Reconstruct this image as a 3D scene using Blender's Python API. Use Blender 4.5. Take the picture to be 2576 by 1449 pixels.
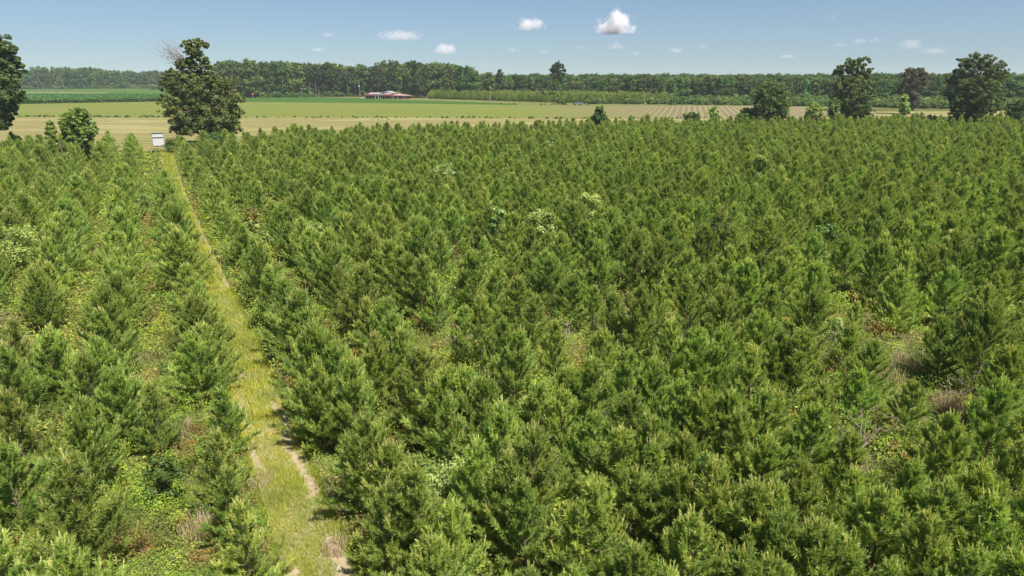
import bpy, bmesh, math, random
import numpy as np
from mathutils import Vector

for o in list(bpy.data.objects):
    bpy.data.objects.remove(o, do_unlink=True)
S = bpy.context.scene
COL = S.collection

# ---------------------------------------------------------------- camera
CAM_H = 14.0
PITCH = math.radians(16.9)
FPX = 1741.0                       # focal length for a frame 2576 wide
cam = bpy.data.cameras.new("camera")
cam.sensor_width = 36
cam.lens = 36 * FPX / 2576
cam.clip_start = 0.1
cam.clip_end = 30000
cam_o = bpy.data.objects.new("camera", cam)
cam_o.location = (0, 0, CAM_H)
cam_o.rotation_euler = (math.pi / 2 - PITCH, 0, 0)
COL.objects.link(cam_o)
S.camera = cam_o

# ---------------------------------------------------------------- light
SUN_EL = math.radians(60)
SUN_H = Vector((0.68, -0.73, 0)).normalized()
SUN_DIR = Vector((SUN_H.x * math.cos(SUN_EL), SUN_H.y * math.cos(SUN_EL), math.sin(SUN_EL)))
W = bpy.data.worlds.new("World")
S.world = W
W.use_nodes = True
nt = W.node_tree
nt.nodes.clear()
sky = nt.nodes.new("ShaderNodeTexSky")
sky.sky_type = 'NISHITA'
sky.sun_disc = False
sky.sun_elevation = SUN_EL
sky.sun_rotation = math.atan2(SUN_H.x, SUN_H.y)
sky.altitude = 0
sky.air_density = 1.0
sky.dust_density = 0.7
sky.ozone_density = 4.0
bg = nt.nodes.new("ShaderNodeBackground")
bg.inputs[1].default_value = 0.065
wo = nt.nodes.new("ShaderNodeOutputWorld")
stc = nt.nodes.new("ShaderNodeTexCoord")
smp = nt.nodes.new("ShaderNodeMapping")          # deep blue comes lower than in the clean model sky
smp.vector_type = 'POINT'
smp.inputs["Location"].default_value = (0, 0, 0.045)
nt.links.new(stc.outputs["Generated"], smp.inputs[0])
nt.links.new(smp.outputs[0], sky.inputs[0])
nt.links.new(sky.outputs[0], bg.inputs[0])
nt.links.new(bg.outputs[0], wo.inputs[0])

sl = bpy.data.lights.new("sun", 'SUN')
sl.energy = 4.9
sl.angle = math.radians(0.5)
sl.color = (1.0, 0.955, 0.88)
so = bpy.data.objects.new("sun", sl)
so.rotation_euler = (-SUN_DIR).to_track_quat('-Z', 'Y').to_euler()
so.location = (0, 0, 100)
COL.objects.link(so)

S.view_settings.view_transform = 'Standard'
S.view_settings.look = 'None'
S.view_settings.exposure = 0.75
S.view_settings.gamma = 1.0
S.view_settings.use_curve_mapping = False
S.render.engine = 'CYCLES'
cy = S.cycles
cy.max_bounces = 6
cy.diffuse_bounces = 4
cy.glossy_bounces = 2
cy.transmission_bounces = 4
cy.transparent_max_bounces = 8
cy.volume_bounces = 10
cy.use_denoising = True
cy.denoiser = 'OPENIMAGEDENOISE'
cy.denoising_input_passes = 'RGB_ALBEDO_NORMAL'
cy.use_adaptive_sampling = False

# ---------------------------------------------------------------- helpers
rng = np.random.default_rng(7)
random.seed(7)


def ray(px, py):
    a = (px - 1288) / FPX
    b = -(py - 724.5) / FPX
    return np.array([a, math.cos(PITCH) + b * math.sin(PITCH), -math.sin(PITCH) + b * math.cos(PITCH)])


def ground(px, py, z=0.0):
    """The point at height z seen at (px, py) of the 2576 x 1449 photograph."""
    d = ray(px, py)
    t = (z - CAM_H) / d[2]
    return d * t + np.array([0, 0, CAM_H])


def at_dist(px, D):
    """Ground point in the direction of column px (at the horizon) D metres away."""
    a = (px - 1288) / (FPX * 1.0 / math.cos(PITCH) * 1.0)
    v = np.array([a, 1.0])
    v /= np.linalg.norm(v)
    return np.array([v[0] * D, v[1] * D, 0.0])


def project(p):
    x, y, z = p[..., 0], p[..., 1], p[..., 2] - CAM_H
    dep = y * math.cos(PITCH) - z * math.sin(PITCH)
    up = y * math.sin(PITCH) + z * math.cos(PITCH)
    dep = np.where(np.abs(dep) < 1e-6, 1e-6, dep)
    return 1288 + FPX * x / dep, 724.5 - FPX * up / dep, dep


AZ = math.radians(27.3)
NV = np.array([math.cos(AZ), math.sin(AZ)])        # across the rows
DV = np.array([-math.sin(AZ), math.cos(AZ)])       # along the rows


def uv(u, v):
    return NV * u + DV * v


def tag(o, label=None, cat=None, group=None, kind=None):
    if label: o["label"] = label
    if cat: o["category"] = cat
    if group: o["group"] = group
    if kind: o["kind"] = kind
    return o


def empty(name, loc, rz=0.0, s=1.0):
    o = bpy.data.objects.new(name, None)
    o.location = loc
    o.rotation_euler = (0, 0, rz)
    o.scale = (s, s, s)
    o.empty_display_size = 0.3
    COL.objects.link(o)
    return o


def link(name, me, parent=None):
    o = bpy.data.objects.new(name, me)
    COL.objects.link(o)
    if parent is not None:
        o.parent = parent
    return o


def np_mesh(name, V, F, mat=None, tone=None, smooth=False):
    """Mesh from a vertex array and one face array (all tris or all quads)."""
    me = bpy.data.meshes.new(name)
    V = np.asarray(V, np.float32)
    F = np.asarray(F, np.int32)
    k = F.shape[1]
    me.vertices.add(len(V))
    me.vertices.foreach_set("co", V.ravel())
    me.loops.add(F.size)
    me.loops.foreach_set("vertex_index", F.ravel())
    me.polygons.add(len(F))
    me.polygons.foreach_set("loop_start", np.arange(0, F.size, k, dtype=np.int32))
    me.polygons.foreach_set("loop_total", np.full(len(F), k, np.int32))
    if smooth:
        me.polygons.foreach_set("use_smooth", np.ones(len(F), bool))
    if tone is not None:
        a = me.attributes.new("tone", 'FLOAT', 'POINT')
        a.data.foreach_set("value", np.asarray(tone, np.float32))
    me.update(calc_edges=True)
    me.validate()
    if mat: me.materials.append(mat)
    return me


class Tubes:
    def __init__(self): self.V = []; self.F = []; self.n = 0

    def add(self, pts, rad, sides=5):
        pts = np.asarray(pts, float)
        n = len(pts)
        T = np.gradient(pts, axis=0)
        T /= np.linalg.norm(T, axis=1)[:, None] + 1e-9
        ref = np.array([0.31, 0.2, 0.93]) if abs(T[0][2]) < 0.9 else np.array([1.0, 0.1, 0])
        A = np.cross(T, ref); A /= np.linalg.norm(A, axis=1)[:, None] + 1e-9
        B = np.cross(T, A)
        ang = np.linspace(0, 2 * math.pi, sides, endpoint=False)
        R = np.asarray(rad)[:, None, None]
        ring = pts[:, None, :] + R * (A[:, None, :] * np.cos(ang)[None, :, None] + B[:, None, :] * np.sin(ang)[None, :, None])
        self.V.append(ring.reshape(-1, 3))
        i = np.arange(n - 1)[:, None] * sides; j = np.arange(sides)[None, :]; j2 = (j + 1) % sides
        q = np.stack([i + j, i + j2, i + sides + j2, i + sides + j], -1).reshape(-1, 4) + self.n
        self.F.append(q)
        self.n += n * sides

    def mesh(self, name, mat):
        return np_mesh(name, np.concatenate(self.V), np.concatenate(self.F), mat, smooth=True)


class MB:
    """boxes and polygons joined into one mesh"""
    def __init__(self): self.bm = bmesh.new()

    def box(self, lo, hi):
        x0, y0, z0 = lo; x1, y1, z1 = hi
        v = [self.bm.verts.new(p) for p in ((x0, y0, z0), (x1, y0, z0), (x1, y1, z0), (x0, y1, z0), (x0, y0, z1), (x1, y0, z1), (x1, y1, z1), (x0, y1, z1))]
        for f in ((3, 2, 1, 0), (4, 5, 6, 7), (0, 1, 5, 4), (1, 2, 6, 5), (2, 3, 7, 6), (3, 0, 4, 7)):
            self.bm.faces.new([v[i] for i in f])
        return self

    def prism(self, poly, axis, a, b):
        """poly in the two other axes, pushed from a to b along axis"""
        def p(q, t):
            return {'x': (t, q[0], q[1]), 'y': (q[0], t, q[1]), 'z': (q[0], q[1], t)}[axis]
        A = [self.bm.verts.new(p(q, a)) for q in poly]
        B = [self.bm.verts.new(p(q, b)) for q in poly]
        n = len(poly)
        self.bm.faces.new(A); self.bm.faces.new(B[::-1])
        for i in range(n):
            self.bm.faces.new([A[i], B[i], B[(i + 1) % n], A[(i + 1) % n]])
        return self

    def cyl(self, c, r, h, axis='z', n=12, r2=None):
        poly = [(c[0] + r * math.cos(2 * math.pi * i / n), c[1] + r * math.sin(2 * math.pi * i / n)) for i in range(n)]
        self.prism(poly, axis, c[2], c[2] + h)
        return self

    def obj(self, name, mat, parent=None, bevel=0.0):
        bmesh.ops.recalc_face_normals(self.bm, faces=self.bm.faces)
        if bevel:
            bmesh.ops.bevel(self.bm, geom=list(self.bm.edges), offset=bevel, segments=2, affect='EDGES')
        me = bpy.data.meshes.new(name); self.bm.to_mesh(me); self.bm.free()
        me.materials.append(mat)
        return link(name, me, parent)


# ---------------------------------------------------------------- materials
def new_mat(name):
    m = bpy.data.materials.new(name)
    m.use_nodes = True
    m.node_tree.nodes.clear()
    return m, m.node_tree


def ramp(nt, stops):
    r = nt.nodes.new("ShaderNodeValToRGB")
    e = r.color_ramp.elements
    while len(e) > 1: e.remove(e[-1])
    e[0].position = stops[0][0]; e[0].color = (*stops[0][1], 1)
    for p, c in stops[1:]:
        k = e.new(p); k.color = (*c, 1)
    return r


def foliage_mat(name, stops, trans=0.3, var=0.25, huevar=0.03, gloss=0.05, attr="tone", patch=None):
    m, nt = new_mat(name)
    N = nt.nodes; L = nt.links
    at = N.new("ShaderNodeAttribute"); at.attribute_name = attr
    r = ramp(nt, stops); L.new(at.outputs["Fac"], r.inputs[0])
    col = r.outputs[0]
    if patch:
        geo = N.new("ShaderNodeNewGeometry")
        for scale, lo, hi, c, f in patch:
            nz = N.new("ShaderNodeTexNoise"); nz.inputs["Scale"].default_value = scale; nz.inputs["Detail"].default_value = 3
            L.new(geo.outputs["Position"], nz.inputs["Vector"])
            mr = N.new("ShaderNodeMapRange"); mr.inputs[1].default_value = lo; mr.inputs[2].default_value = hi; mr.inputs[4].default_value = f
            L.new(nz.outputs[0], mr.inputs[0])
            mx = N.new("ShaderNodeMixRGB"); mx.inputs[2].default_value = (*c, 1)
            L.new(mr.outputs[0], mx.inputs[0]); L.new(col, mx.inputs[1])
            col = mx.outputs[0]
    oi = N.new("ShaderNodeObjectInfo")
    hs = N.new("ShaderNodeHueSaturation")
    mh = N.new("ShaderNodeMapRange"); mh.inputs[3].default_value = 0.5 - huevar; mh.inputs[4].default_value = 0.5 + huevar
    mul = N.new("ShaderNodeMath"); mul.operation = 'MULTIPLY'; mul.inputs[1].default_value = 7.31
    fr = N.new("ShaderNodeMath"); fr.operation = 'FRACT'
    L.new(oi.outputs["Random"], mul.inputs[0]); L.new(mul.outputs[0], fr.inputs[0])
    L.new(fr.outputs[0], mh.inputs[0]); L.new(mh.outputs[0], hs.inputs["Hue"])
    mv = N.new("ShaderNodeMapRange"); mv.inputs[3].default_value = 1 - var; mv.inputs[4].default_value = 1 + var
    L.new(oi.outputs["Random"], mv.inputs[0]); L.new(mv.outputs[0], hs.inputs["Value"])
    L.new(col, hs.inputs["Color"])
    d = N.new("ShaderNodeBsdfDiffuse"); L.new(hs.outputs[0], d.inputs[0])
    t = N.new("ShaderNodeBsdfTranslucent")
    tc = N.new("ShaderNodeMixRGB"); tc.blend_type = 'MULTIPLY'; tc.inputs[0].default_value = 1; tc.inputs[2].default_value = (1.25, 1.3, 0.6, 1)
    L.new(hs.outputs[0], tc.inputs[1]); L.new(tc.outputs[0], t.inputs[0])
    mx = N.new("ShaderNodeMixShader"); mx.inputs[0].default_value = trans
    L.new(d.outputs[0], mx.inputs[1]); L.new(t.outputs[0], mx.inputs[2])
    g = N.new("ShaderNodeBsdfGlossy"); g.inputs["Roughness"].default_value = 0.45
    m2 = N.new("ShaderNodeMixShader"); m2.inputs[0].default_value = gloss
    L.new(mx.outputs[0], m2.inputs[1]); L.new(g.outputs[0], m2.inputs[2])
    out = N.new("ShaderNodeOutputMaterial"); L.new(m2.outputs[0], out.inputs[0])
    return m


def plain_mat(name, c1, c2=None, scale=3.0, rough=0.7, metal=0.0, bump=0.0, lo=0.35, hi=0.65, stretch=(1, 1, 1), coat=0.0):
    m, nt = new_mat(name)
    N = nt.nodes; L = nt.links
    b = N.new("ShaderNodeBsdfPrincipled"); out = N.new("ShaderNodeOutputMaterial"); L.new(b.outputs[0], out.inputs[0])
    b.inputs["Roughness"].default_value = rough; b.inputs["Metallic"].default_value = metal
    if coat: b.inputs["Coat Weight"].default_value = coat
    tc = N.new("ShaderNodeTexCoord"); mp = N.new("ShaderNodeMapping"); mp.inputs["Scale"].default_value = stretch
    L.new(tc.outputs["Object"], mp.inputs[0])
    nz = N.new("ShaderNodeTexNoise"); nz.inputs["Scale"].default_value = scale; nz.inputs["Detail"].default_value = 5
    L.new(mp.outputs[0], nz.inputs["Vector"])
    r = ramp(nt, [(lo, c1), (hi, c2 or c1)]); L.new(nz.outputs[0], r.inputs[0]); L.new(r.outputs[0], b.inputs["Base Color"])
    if bump:
        bp = N.new("ShaderNodeBump"); bp.inputs["Strength"].default_value = bump; L.new(nz.outputs[0], bp.inputs["Height"]); L.new(bp.outputs[0], b.inputs["Normal"])
    return m


def field_mat(name, layers, rows=None, bump=0.3, k=1.0, xmix=None):
    """layers: [(scale, stops, factor)]; the first one is the base. rows: (azimuth, period, colour, strength, wobble)"""
    m, nt = new_mat(name)
    N = nt.nodes; L = nt.links
    geo = N.new("ShaderNodeNewGeometry")
    col = None; first = None
    for scale, stops, f in layers:
        mp = N.new("ShaderNodeMapping"); mp.vector_type = 'POINT'
        sc = scale if isinstance(scale, tuple) else (scale, scale, scale)
        mp.inputs["Scale"].default_value = sc
        mp.inputs["Location"].default_value = (random.random() * 50, random.random() * 50, 0)
        L.new(geo.outputs["Position"], mp.inputs[0])
        nz = N.new("ShaderNodeTexNoise"); nz.inputs["Scale"].default_value = 1; nz.inputs["Detail"].default_value = 6; nz.inputs["Roughness"].default_value = 0.6
        L.new(mp.outputs[0], nz.inputs["Vector"])
        first = first or nz
        stops = [(p_, tuple(q_ * k for q_ in c_)) for p_, c_ in stops]
        r = ramp(nt, stops); L.new(nz.outputs[0], r.inputs[0])
        if col is None: col = r.outputs[0]
        else:
            mx = N.new("ShaderNodeMixRGB"); mx.blend_type = 'OVERLAY' if f < 0 else 'MIX'; mx.inputs[0].default_value = abs(f)
            L.new(col, mx.inputs[1]); L.new(r.outputs[0], mx.inputs[2]); col = mx.outputs[0]
    if xmix:
        x0, x1, cm = xmix
        s0 = N.new("ShaderNodeSeparateXYZ"); L.new(geo.outputs["Position"], s0.inputs[0])
        ad = N.new("ShaderNodeMath"); ad.operation = 'MULTIPLY_ADD'; ad.inputs[1].default_value = 40; L.new(first.outputs[0], ad.inputs[0]); L.new(s0.outputs[0], ad.inputs[2])
        mr = N.new("ShaderNodeMapRange"); mr.inputs[1].default_value = x0 + 20; mr.inputs[2].default_value = x1 + 20; L.new(ad.outputs[0], mr.inputs[0])
        mx = N.new("ShaderNodeMixRGB"); mx.inputs[2].default_value = (*(q_ * k for q_ in cm), 1); L.new(mr.outputs[0], mx.inputs[0]); L.new(col, mx.inputs[1]); col = mx.outputs[0]
    if rows:
        az, per, c, st, wob, x0, x1 = rows
        mp = N.new("ShaderNodeMapping"); mp.vector_type = 'POINT'
        mp.inputs["Rotation"].default_value = (0, 0, az)
        L.new(geo.outputs["Position"], mp.inputs[0])
        sep = N.new("ShaderNodeSeparateXYZ"); L.new(mp.outputs[0], sep.inputs[0])
        n2 = N.new("ShaderNodeTexNoise"); n2.inputs["Scale"].default_value = 0.05; L.new(geo.outputs["Position"], n2.inputs["Vector"])
        ma = N.new("ShaderNodeMath"); ma.operation = 'MULTIPLY_ADD'; ma.inputs[1].default_value = wob; L.new(n2.outputs[0], ma.inputs[0]); L.new(sep.outputs[0], ma.inputs[2])
        mu = N.new("ShaderNodeMath"); mu.operation = 'MULTIPLY'; mu.inputs[1].default_value = 2 * math.pi / per; L.new(ma.outputs[0], mu.inputs[0])
        si = N.new("ShaderNodeMath"); si.operation = 'SINE'; L.new(mu.outputs[0], si.inputs[0])
        mr = N.new("ShaderNodeMapRange"); mr.inputs[1].default_value = -0.2; mr.inputs[2].default_value = 0.6; mr.inputs[4].default_value = st; L.new(si.outputs[0], mr.inputs[0])
        f = mr.outputs[0]
        if x1 > x0:
            s2 = N.new("ShaderNodeSeparateXYZ"); L.new(geo.outputs["Position"], s2.inputs[0])
            m3 = N.new("ShaderNodeMapRange"); m3.inputs[1].default_value = x0; m3.inputs[2].default_value = x1; L.new(s2.outputs[0], m3.inputs[0])
            m4 = N.new("ShaderNodeMath"); m4.operation = 'MULTIPLY'; L.new(m3.outputs[0], m4.inputs[0]); L.new(f, m4.inputs[1]); f = m4.outputs[0]
        mx = N.new("ShaderNodeMixRGB"); mx.inputs[2].default_value = (*(q_ * k for q_ in c), 1); L.new(f, mx.inputs[0]); L.new(col, mx.inputs[1]); col = mx.outputs[0]
    b = N.new("ShaderNodeBsdfDiffuse"); L.new(col, b.inputs[0])
    if bump:
        bp = N.new("ShaderNodeBump"); bp.inputs["Strength"].default_value = bump; bp.inputs["Distance"].default_value = 0.2; L.new(first.outputs[0], bp.inputs["Height"]); L.new(bp.outputs[0], b.inputs["Normal"])
    out = N.new("ShaderNodeOutputMaterial"); L.new(b.outputs[0], out.inputs[0])
    return m


M = {}
M['needle'] = foliage_mat("pine_needles", [(0.0, (0.172, 0.25, 0.06)), (0.45, (0.30, 0.405, 0.082)), (0.70, (0.45, 0.53, 0.12)), (0.86, (0.63, 0.63, 0.20)), (1.0, (0.74, 0.68, 0.31))], trans=0.40, var=0.17, huevar=0.012, gloss=0.03)
M['bark'] = plain_mat("pine_bark", (0.12, 0.085, 0.06), (0.22, 0.165, 0.12), 12, 0.9)
M['grey_bark'] = plain_mat("grey_bark", (0.10, 0.085, 0.07), (0.22, 0.19, 0.16), 5, 0.9)
M['pale_bark'] = plain_mat("pale_bark", (0.22, 0.20, 0.17), (0.34, 0.31, 0.27), 5, 0.9)
M['dead'] = plain_mat("dead_wood", (0.28, 0.20, 0.15), (0.42, 0.33, 0.26), 6, 0.9)
M['dead_grey'] = plain_mat("dead_twig_grey", (0.24, 0.20, 0.17), (0.34, 0.29, 0.25), 6, 0.9)
M['oak'] = foliage_mat("oak_leaves", [(0.0, (0.075, 0.118, 0.034)), (0.5, (0.165, 0.22, 0.058)), (0.85, (0.295, 0.34, 0.10)), (0.96, (0.27, 0.22, 0.10)), (1.0, (0.27, 0.14, 0.06))], trans=0.3, var=0.08, huevar=0.01, gloss=0.02)
M['dark_oak'] = foliage_mat("dark_oak_leaves", [(0.0, (0.06, 0.095, 0.03)), (0.5, (0.125, 0.165, 0.048)), (1.0, (0.25, 0.28, 0.085))], trans=0.3, var=0.12, huevar=0.02, gloss=0.015)
M['grey_leaf'] = foliage_mat("greyish_leaves", [(0.0, (0.09, 0.095, 0.06)), (0.6, (0.15, 0.15, 0.095)), (1.0, (0.21, 0.20, 0.13))], trans=0.25, var=0.1, huevar=0.01, gloss=0.01)
M['leaf'] = foliage_mat("broad_leaves", [(0.0, (0.06, 0.105, 0.022)), (0.5, (0.115, 0.175, 0.036)), (1.0, (0.21, 0.27, 0.065))], trans=0.38, var=0.22, huevar=0.03, gloss=0.02)
M['bright_leaf'] = foliage_mat("bright_leaves", [(0.0, (0.10, 0.17, 0.035)), (0.5, (0.20, 0.29, 0.055)), (1.0, (0.34, 0.42, 0.10))], trans=0.38, var=0.08, huevar=0.01, gloss=0.02)
M['light_leaf'] = foliage_mat("light_leaves", [(0.0, (0.17, 0.25, 0.06)), (0.5, (0.32, 0.42, 0.11)), (1.0, (0.50, 0.57, 0.22))], trans=0.38, var=0.12, huevar=0.02, gloss=0.02)
M['wood_leaf'] = foliage_mat("woodland_leaves", [(0.0, (0.06, 0.11, 0.03)), (0.5, (0.13, 0.205, 0.052)), (1.0, (0.28, 0.34, 0.10))], trans=0.35, var=0.42, huevar=0.035, gloss=0.01)
M['wood_pine'] = foliage_mat("woodland_pine_needles", [(0.0, (0.06, 0.085, 0.036)), (0.5, (0.10, 0.13, 0.055)), (1.0, (0.17, 0.19, 0.09))], trans=0.3, var=0.15, huevar=0.01, gloss=0.01)
M['under'] = foliage_mat("bramble_leaves", [(0.0, (0.15, 0.27, 0.035)), (0.45, (0.32, 0.46, 0.055)), (0.75, (0.50, 0.58, 0.08)), (0.92, (0.56, 0.57, 0.15)), (0.97, (0.44, 0.26, 0.10)), (1.0, (0.40, 0.16, 0.07))], trans=0.40, var=0, huevar=0, gloss=0.02,
                         patch=[(0.35, 0.50, 0.64, (0.26, 0.15, 0.075), 0.75), (0.8, 0.54, 0.66, (0.38, 0.15, 0.07), 0.85), (0.22, 0.52, 0.68, (0.40, 0.44, 0.07), 0.5), (0.5, 0.53, 0.62, (0.10, 0.17, 0.035), 0.7)])
M['dry'] = foliage_mat("dry_grass_blades", [(0.0, (0.32, 0.21, 0.14)), (0.6, (0.46, 0.34, 0.24)), (1.0, (0.60, 0.49, 0.35))], trans=0.2, var=0.1, huevar=0.01)
M['grass'] = foliage_mat("track_grass_blades", [(0.0, (0.21, 0.28, 0.045)), (0.5, (0.36, 0.40, 0.06)), (0.85, (0.50, 0.49, 0.09)), (1.0, (0.56, 0.51, 0.19))], trans=0.4, var=0, huevar=0, gloss=0.015,
                         patch=[(0.25, 0.48, 0.62, (0.52, 0.50, 0.045), 0.5), (0.6, 0.55, 0.68, (0.24, 0.32, 0.06), 0.6)])
M['corn'] = foliage_mat("corn_leaves", [(0.0, (0.035, 0.09, 0.018)), (0.5, (0.065, 0.15, 0.03)), (1.0, (0.12, 0.22, 0.05))], trans=0.25, var=0, huevar=0, gloss=0.02)

M['ground'] = field_mat("ground_soil", [(0.25, [(0.35, (0.10, 0.10, 0.03)), (0.5, (0.14, 0.16, 0.04)), (0.65, (0.22, 0.16, 0.09))], 1), (2.5, [(0.35, (0.07, 0.09, 0.025)), (0.65, (0.20, 0.20, 0.07))], 0.45)], k=0.75)
M['stubble'] = field_mat("stubble", [((0.012, 0.05, 1), [(0.34, (0.233, 0.260, 0.072)), (0.44, (0.427, 0.390, 0.144)), (0.52, (0.349, 0.290, 0.128)), (0.60, (0.601, 0.550, 0.240)), (0.68, (0.388, 0.360, 0.120))], 1), (0.35, [(0.35, (0.272, 0.260, 0.080)), (0.65, (0.582, 0.520, 0.232))], 0.25)],
                         rows=(math.radians(82), 6.0, (0.640, 0.570, 0.272), 0.4, 5.0, 0, 0), k=0.47)
M['green'] = field_mat("young_crop", [((0.012, 0.03, 1), [(0.35, (0.27, 0.34, 0.07)), (0.52, (0.32, 0.37, 0.085)), (0.68, (0.44, 0.38, 0.17))], 1), ((0.06, 0.12, 1), [(0.4, (0.27, 0.35, 0.07)), (0.6, (0.40, 0.39, 0.14))], 0.35), (0.5, [(0.35, (0.25, 0.33, 0.06)), (0.65, (0.37, 0.38, 0.11))], 0.35)],
                       rows=(math.radians(13.9), 2.6, (0.66, 0.57, 0.34), 0.48, 1.0, 5, 95), k=0.46, xmix=(0, 70, (0.35, 0.30, 0.15)))
M['bean'] = field_mat("bean_rows", [((0.03, 0.08, 1), [(0.35, (0.085, 0.19, 0.035)), (0.65, (0.12, 0.24, 0.05))], 1), (0.6, [(0.35, (0.07, 0.16, 0.03)), (0.65, (0.14, 0.26, 0.06))], 0.4)], k=0.5)
M['hay'] = field_mat("hay_grass", [((0.02, 0.06, 1), [(0.35, (0.11, 0.22, 0.045)), (0.65, (0.16, 0.27, 0.06))], 1), (0.4, [(0.35, (0.10, 0.20, 0.04)), (0.65, (0.20, 0.28, 0.07))], 0.4)], k=0.5)
M['verge'] = field_mat("verge_grass", [(0.08, [(0.35, (0.22, 0.29, 0.07)), (0.5, (0.30, 0.33, 0.10)), (0.65, (0.40, 0.35, 0.17))], 1), (0.8, [(0.35, (0.20, 0.26, 0.06)), (0.65, (0.42, 0.38, 0.18))], 0.4)], k=0.46)
M['dirt'] = field_mat("dirt", [(0.3, [(0.35, (0.46, 0.38, 0.26)), (0.65, (0.58, 0.50, 0.36))], 1)], k=0.48)
M['track'] = field_mat("track_soil", [(0.7, [(0.3, (0.30, 0.27, 0.08)), (0.5, (0.42, 0.33, 0.18)), (0.7, (0.55, 0.45, 0.32))], 1), (6.0, [(0.35, (0.28, 0.24, 0.10)), (0.65, (0.60, 0.50, 0.37))], 0.45)], bump=0.6, k=0.72)


# ---------------------------------------------------------------- the setting: ground and fields
def sheet(name, pts, z, mat, label=None):
    bm = bmesh.new()
    vs = [bm.verts.new((p[0], p[1], z)) for p in pts]
    f = bm.faces.new(vs)
    bmesh.ops.recalc_face_normals(bm, faces=[f])
    if f.normal.z < 0: bmesh.ops.reverse_faces(bm, faces=[f])
    bmesh.ops.triangulate(bm, faces=bm.faces[:])
    me = bpy.data.meshes.new(name); bm.to_mesh(me); bm.free()
    me.materials.append(mat)
    return tag(link(name, me), label, None, None, "structure")


G = lambda x, y: ground(x, y)[:2]
sheet("ground", [(-2400, -60), (2400, -60), (2400, 2500), (-2400, 2500)], 0.0, M['ground'])

# far rim of the plantation, from the height of its tree tops
EDGE_PX = [(-260, 352), (0, 342), (250, 339), (430, 340.5), (620, 338), (700, 324), (1000, 314), (1400, 307), (1700, 299), (2000, 297), (2200, 290), (2400, 288), (2576, 287), (2860, 284)]
EDGE = np.array([ground(x, y, 3.3)[:2] for x, y in EDGE_PX])
EDGE_AZ = np.arctan2(EDGE[:, 0], EDGE[:, 1]); EDGE_R = np.hypot(EDGE[:, 0], EDGE[:, 1])


def edge_r(x, y):
    return np.interp(np.arctan2(x, y), EDGE_AZ, EDGE_R)


front = [p * (1 + 3.0 / np.hypot(*p)) for p in EDGE]
back = [G(x, y) for x, y in ((-620, 291), (0, 292), (640, 295), (1000, 295), (1480, 298), (2060, 298), (2190, 281), (2576, 279), (3000, 277))]
sheet("stubble_field", front + back[::-1], 0.004, M['stubble'])
sheet("green_field", [G(x, y) for x, y in ((-620, 291), (0, 292), (640, 295), (1000, 295), (1480, 298), (2060, 298), (2090, 282), (2080, 268), (1760, 266.5), (1480, 267), (1300, 264.5), (1000, 260), (620, 256.5), (410, 255), (0, 262), (-620, 268))], 0.008, M['green'])
sheet("bean_field", [G(x, y) for x, y in ((410, 255), (620, 256.5), (1000, 260), (1300, 264.5), (1300, 261), (1090, 253.5), (1020, 252), (905, 247), (720, 243), (560, 240))], 0.010, M['bean'])
sheet("verge_grass", [G(x, y) for x, y in ((560, 240), (720, 243), (905, 247), (1020, 252), (1090, 253.5), (1300, 261), (1300, 264.5), (1480, 267), (1760, 266.5), (2080, 268), (2080, 263), (1600, 260), (1300, 254), (1100, 245), (1000, 236), (560, 234))], 0.012, M['verge'])
sheet("hay_field", [G(x, y) for x, y in ((-700, 237.5), (0, 237.5), (270, 236), (560, 240), (560, 234), (560, 217.5), (0, 216.5), (-700, 215))], 0.008, M['hay'])
sheet("dirt_road", [G(x, y) for x, y in ((-700, 234.2), (40, 233.6), (270, 234), (270, 233), (40, 231.6), (-700, 231.5))], 0.014, M['dirt'])

# ---------------------------------------------------------------- leaf and needle builders
def unit(v):
    return v / (np.linalg.norm(v, axis=-1, keepdims=True) + 1e-9)


def leaf_quads(P, Nrm, size, R, stretch=1.5):
    """one rhombic leaf per point"""
    n = len(P)
    a = unit(np.cross(Nrm, R.normal(size=(n, 3))))
    b = np.cross(unit(Nrm), a)
    s = np.asarray(size).reshape(-1, 1) * np.ones((n, 1))
    V = np.stack([P - a * s * stretch * 0.5, P + b * s * 0.36 + Nrm * s * 0.05, P + a * s * stretch * 0.5, P - b * s * 0.36 + Nrm * s * 0.05], 1).reshape(-1, 3)
    F = np.arange(4 * n).reshape(n, 4)
    return V, F


def leaf_cloud(R, C, rad, per, size, up=0.5, shell=0.45, squash=0.75):
    """leaves in clumps: C centres, rad radii, per leaves each"""
    n = len(C)
    d = unit(R.normal(size=(n, per, 3)))
    r = R.uniform(shell, 1.0, size=(n, per, 1)) ** 0.6
    P = C[:, None, :] + d * r * np.asarray(rad).reshape(-1, 1, 1) * np.array([1, 1, squash])
    Nm = unit(d * 0.6 + np.array([0, 0, up]) + R.normal(size=d.shape) * 0.45)
    P = P.reshape(-1, 3); Nm = Nm.reshape(-1, 3)
    sz = size * R.uniform(0.7, 1.3, len(P))
    V, F = leaf_quads(P, Nm, sz, R)
    ct = R.uniform(0.1, 0.8, size=(n, 1)) + R.normal(0, 0.14, size=(n, per))
    tone = np.repeat(np.clip(ct.reshape(-1), 0, 1), 4)
    return V, F, tone


def curve(a, b, R, n=5, wob=0.1, sag=0.0):
    a = np.asarray(a, float); b = np.asarray(b, float)
    t = np.linspace(0, 1, n)[:, None]
    p = a + (b - a) * t
    L = np.linalg.norm(b - a)
    off = R.normal(size=(n, 3)) * wob * L * np.sin(t * math.pi)
    p += off
    p[:, 2] += (sag * L * np.sin(t * math.pi))[:, 0]
    return p


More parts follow.
